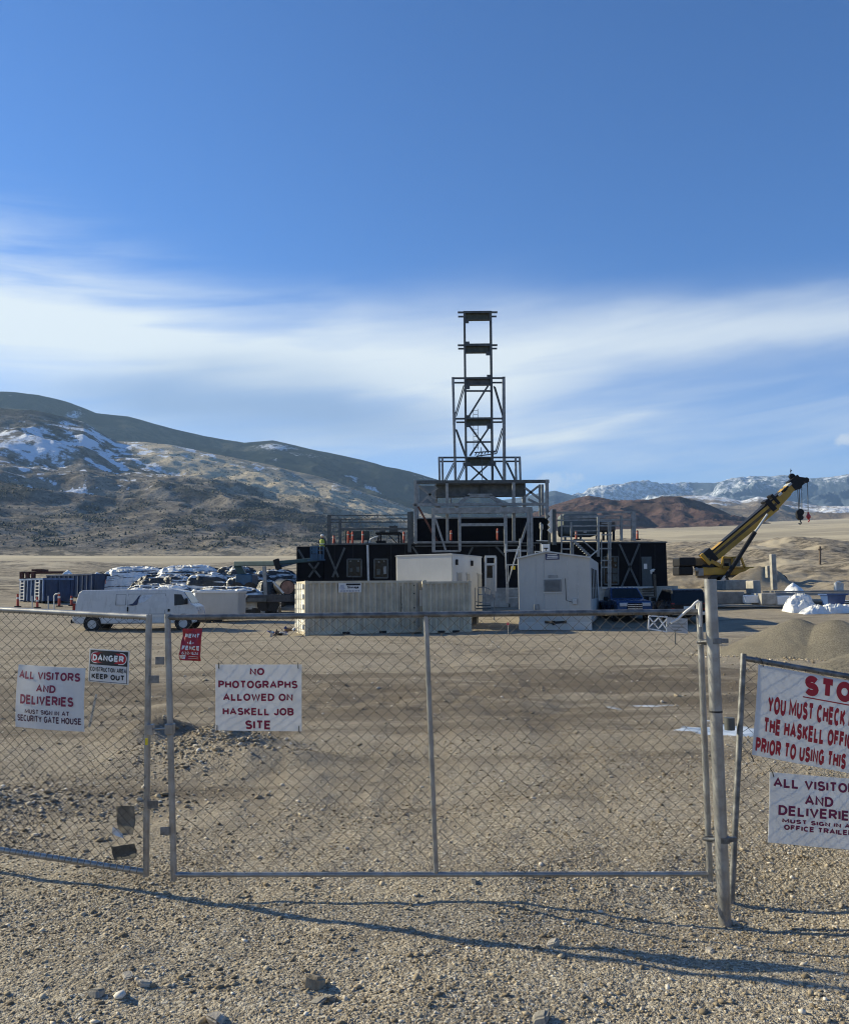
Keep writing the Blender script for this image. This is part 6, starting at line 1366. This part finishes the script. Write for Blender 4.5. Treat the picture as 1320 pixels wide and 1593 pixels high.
# ------------------------------------------------------------------ right yard
def cblock(label, x0, y0, x1, y1, Y, d, m_=CONC, name='concrete_block', cat='block', group='concrete pieces stacked at the right', bev=.06):
    q = MB(); pbox(q, x0, y0, x1, y1, Y, d); return q.build(name, m_, None, label, cat, group, bevel=bev)
cblock('low grey concrete slab behind the thick post top', 1128, 902, 1172, 918, 66, 4); cblock('upright grey concrete pillar base beside the low slab', 1171, 903, 1183, 924, 64, 1.5)
cblock('wide dark grey concrete block right of the thick post', 1112, 921, 1158, 940, 55, 2.0, mat('dark_concrete', (.20, .19, .17), .9, 0, .2, 2, .3, 12)); cblock('grey concrete block between two white boards', 1184, 923, 1208, 941, 54, 1.8)
cblock('tall square concrete column standing in the right yard', 1200.5, 862, 1208, 918, 68, .5, name='concrete_column', cat='column'); cblock('shorter concrete stub column left of the tall column', 1193, 880, 1200, 899, 70, .5, name='concrete_column', cat='column')
FOAM = mat('white_foam_board', (.72, .72, .70), .7, 0, .05, 3)
cblock('white foam board stack left of the grey block', 1159, 926, 1184, 938.5, 54.5, 1.5, FOAM, 'foam_stack', 'stack', 'white foam board stacks'); cblock('white foam board stack right of the grey block by the crumpled sheet', 1208.5, 927, 1240, 941, 54, 1.5, FOAM, 'foam_stack', 'stack', 'white foam board stacks')
q = MB(); pbox(q, 1206, 921.5, 1400, 926, 56, .3); pbox(q, 1206, 918.5, 1400, 921, 56.4, 2.2); q.build('steel_beam', mat('weathered_beam', (.28, .27, .25), .7, .2, .2, 2), None, 'long pale beam lying across the right yard behind the blue tub', 'beam')
plump(1222, 1252, 904.5, 60, 1.6, 701, FILM3, 'peaked white plastic covered mound behind the long beam', name='covered_mound', cat='mound', group=None, amp=.15, peak=(.2, 0, .7), z0=Z_(1236, 921, 60))
plump(1229, 1279, 924, 50.6, 1.6, 702, FILM3, 'crumpled white plastic sheet heaped left of the blue tub', name='plastic_sheet', cat='sheet', group=None, amp=.7, lam=.6, nx=70, ppow=.7)
plump(1250, 1350, 939, 49.0, 1.1, 703, FILM3, 'low crumpled white plastic sheet spread along the front of the blue tub', name='plastic_sheet', cat='sheet', group=None, amp=.8, lam=.5, nx=90, ppow=.7)
t = thing('plastic_tub', 'dark blue tapered plastic tub standing in crumpled white sheeting', 'tub', P(1296, 944, 49.8))
a, c = P(1281, 924, 50.4), P(1311, 924, 50.4); zb = P(1296, 944, 50.4).z; q = MB(); k = .12; w = 1.0
vs = [(a.x+k, 50.0+k, zb), (c.x-k, 50.0+k, zb), (c.x-k, 50+w-k, zb), (a.x+k, 50+w-k, zb), (a.x, 50, a.z), (c.x, 50, a.z), (c.x, 50+w, a.z), (a.x, 50+w, a.z)]
TUB = mat('tub_blue', (.035, .075, .19), .45, 0, .1, 3); q.add(vs, [(3, 2, 1, 0), (4, 5, 6, 7), (0, 1, 5, 4), (1, 2, 6, 5), (2, 3, 7, 6), (3, 0, 4, 7)]); q.build('bin', TUB, t, bevel=.04)
q = MB(); q.box(a.x-.06, 49.94, a.z-.09, c.x+.06, 50+w+.06, a.z-.001); q.build('rim', TUB, t, bevel=.02)
t = thing('white_tank', 'small white upright tank with a bent pipe beyond the blue tub', 'tank', P(1304, 921, 57))
q = MB(); q.tube([P(1304, 921, 57), P(1304, 907, 57)], .30, 16); q.build('shell', mat('off_white_tank', (.5, .5, .47), .5), t, angle=40); q = MB(); q.tube([P(1300, 921, 56.6), P(1300, 906, 56.6), P(1303, 905, 56.6), P(1307, 907, 56.6)], .06, 8); q.build('pipe', WHITEP, t, angle=60)
t = thing('pallet_stack', 'stack of pale slatted pallets at the right edge beside the blue tub', 'pallets', P(1325, 945, 52))
for i in range(4): q = MB(); pbox(q, 1309, 934+i*3, 1345, 935.2+i*3, 52, 1.2); q.build('slat_layer', FOAM, t); q = MB(); pbox(q, 1311, 935.3+i*3, 1343, 936.9+i*3, 52.1, 1.0); q.build('spacer_layer', BLACK, t)
# utility pole far out on the plain
a = G(1275, 878); t = thing('utility_pole', 'thin brown utility pole standing on the plain right of the crane', 'pole', a)
MB().tube([a, P(1275, 850, a.y)], .16, 8).build('pole', mat('pole_wood', (.14, .10, .07), .85, 0, .2, 3), t); MB().beam(P(1272, 855, a.y), P(1278, 855, a.y), .16).build('crossarm', mat('pole_wood', (.14,)*3), t)
# survey stake, lattice sign, scrap
a = G(790, 1000); t = thing('survey_stake', 'thin survey stake with a pink flag in front of the office trailer', 'stake', a)
MB().tube([a, P(790, 968, a.y)], .012, 6).build('stake', mat('pale_wood', (.4, .33, .25)), t); q = P(789.5, 970.5, a.y-.02); MB().box(q.x-.05, q.y, q.z-.05, q.x+.05, q.y+.01, q.z+.05).build('flag', mat('pink_flag', (.75, .10, .12), .6), t)
a = G(1050, 1003); Y = a.y; t = thing('lattice_sign', 'low pale notice board with a white lattice half, by the blue pickup', 'sign', a)
MB().tube([a, P(1050, 985, Y)], .022, 8).build('stake', STEELD, t); q = MB()
for x0, y0, x1, y1 in ((1009, 958, 1038, 960), (1008, 978, 1037, 983), (1009, 958, 1008, 978), (1037.5, 960, 1037, 983)): pbeam(q, x0, y0, x1, y1, Y, .05, .03)
for x0, y0, x1, y1 in ((1009, 960, 1024, 978), (1024, 978, 1037, 963), (1009, 976, 1024, 961), (1024, 961, 1037, 980)): pbeam(q, x0, y0, x1, y1, Y, .045, .025)
q.build('lattice', FOAM, t); q = MB(); q.add([P(1037, 960, Y-.02), P(1069, 962.5, Y-.02), P(1069, 986, Y-.02), P(1037, 982.5, Y-.02), P(1037, 960, Y+.02), P(1069, 962.5, Y+.02), P(1069, 986, Y+.02), P(1037, 982.5, Y+.02)], [(0, 1, 2, 3), (7, 6, 5, 4), (0, 4, 5, 1), (1, 5, 6, 2), (2, 6, 7, 3), (3, 7, 4, 0)])
bd = q.build('board', mat('weathered_board', (.46, .45, .43), .7, 0, .1, 5), t)
for i, (x0, x1) in enumerate(((1049, 1060), (1040, 1067), (1044, 1063), (1048, 1060))): q = MB(); pbeam(q, x0, 965.5+i*5, x1, 966+i*5, Y-.026, .05, .004); q.build('faded_line', STEEL, bd)
SC = [mat('scrap_white', (.6, .6, .58), .6, 0, .2, 5), BLACK, mat('scrap_blue', (.05, .07, .22), .5), mat('scrap_brown', (.20, .13, .08), .8)]
t = thing('scrap_heap', 'small heap of crumpled scrap at the left foot of the tan container', 'scrap', G(440, 990))
for i in range(11):
    px = 418+rng.uniform(0, 36); g_ = G(px, 987+rng.uniform(0, 4)); s = rng.uniform(.12, .38); q = MB(); hh = .05+.22*(px > 442); d_ = Vector((rng.normal(), rng.normal(), rng.normal(0, .35))).normalized()
    q.beam(g_+Vector((0, 0, hh))-d_*s, g_+Vector((0, 0, hh+.05))+d_*s, s*.5, .02+.1*rng.random(), ref=(rng.normal(), rng.normal(), 1)); q.build('scrap_piece', SC[i % 4], t)
# gravel piles
def pile(label, cones, x0, x1, y0, y1, seed):
    nx, ny = 170, 120; u = np.linspace(x0, x1, nx); v = np.linspace(y0, y1, ny); X, Y = np.meshgrid(u, v, indexing='ij'); Z = np.full_like(X, -9.0)
    for cx, cy, h, rx, ry in cones:
        r = np.hypot((X-cx)/rx, (Y-cy)/ry)+.05*(fbm(X*1.1, Y*1.1, seed, 3)-.5); r = np.sqrt(r*r+.006)
        Z = np.maximum(Z, h*(1-r))
    Z = Z + (fbm(X*2.2, Y*2.2, seed+2, 4)-.5)*.05 + (fbm(X*9, Y*9, seed+3, 3)-.5)*.035
    g_ = H0(X, Y); Z = np.maximum(Z, -.12)+g_
    off = np.array([(x0+x1)/2, (y0+y1)/2, 0.0]); o = np_mesh('gravel_pile', np.stack([X, Y, Z], -1).reshape(-1, 3)-off, grid_faces(nx, ny), PILEM, True); o.location = off.tolist(); tag(o, label, 'gravel pile', 'gravel piles right of the gate')
def pile_mat():
    m = bpy.data.materials.new('washed_gravel'); m.use_nodes = True; t_ = m.node_tree; q = NB(t_); bs = t_.nodes['Principled BSDF']; bs.inputs['Roughness'].default_value = .95; bs.inputs['Specular IOR Level'].default_value = .2
    pos = q.n('ShaderNodeNewGeometry').outputs['Position']; n = q.noise(pos, 28, 5, .7); n2 = q.noise(pos, 1.3, 5, .6)
    c_ = q.mix(q.mapr(n, .32, .68), (.125, .110, .082, 1), (.30, .265, .20, 1)); c_ = q.mix(q.m('MULTIPLY', q.mapr(n2, .5, .66), .45), c_, (.15, .13, .098, 1)); t_.links.new(c_, bs.inputs['Base Color'])
    bn = q.n('ShaderNodeBump'); bn.inputs['Strength'].default_value = .8; bn.inputs['Distance'].default_value = .06; t_.links.new(n, bn.inputs['Height']); t_.links.new(bn.outputs[0], bs.inputs['Normal']); return m
PILEM = pile_mat()
k1 = P(1236, 963, 26.5); k2 = P(1299, 964, 25.6)
pile('twin peaked tan gravel pile behind the stop sign', [(k1.x, k1.y, k1.z+.10, 2.35, 2.7), (k2.x, k2.y, k2.z+.10, 2.1, 2.7), (k2.x+2.6, k2.y+.5, k2.z-.2, 2.6, 2.5)], 7.6, 18, 22.4, 29.5, 5)
k3 = P(1375, 1003, 21.5)
pile('low gravel pile cut by the right edge, in front of the twin peaked pile', [(k3.x, k3.y, k3.z+.05, 1.9, 1.2)], 8.9, 13.6, 19.9, 22.9, 9)
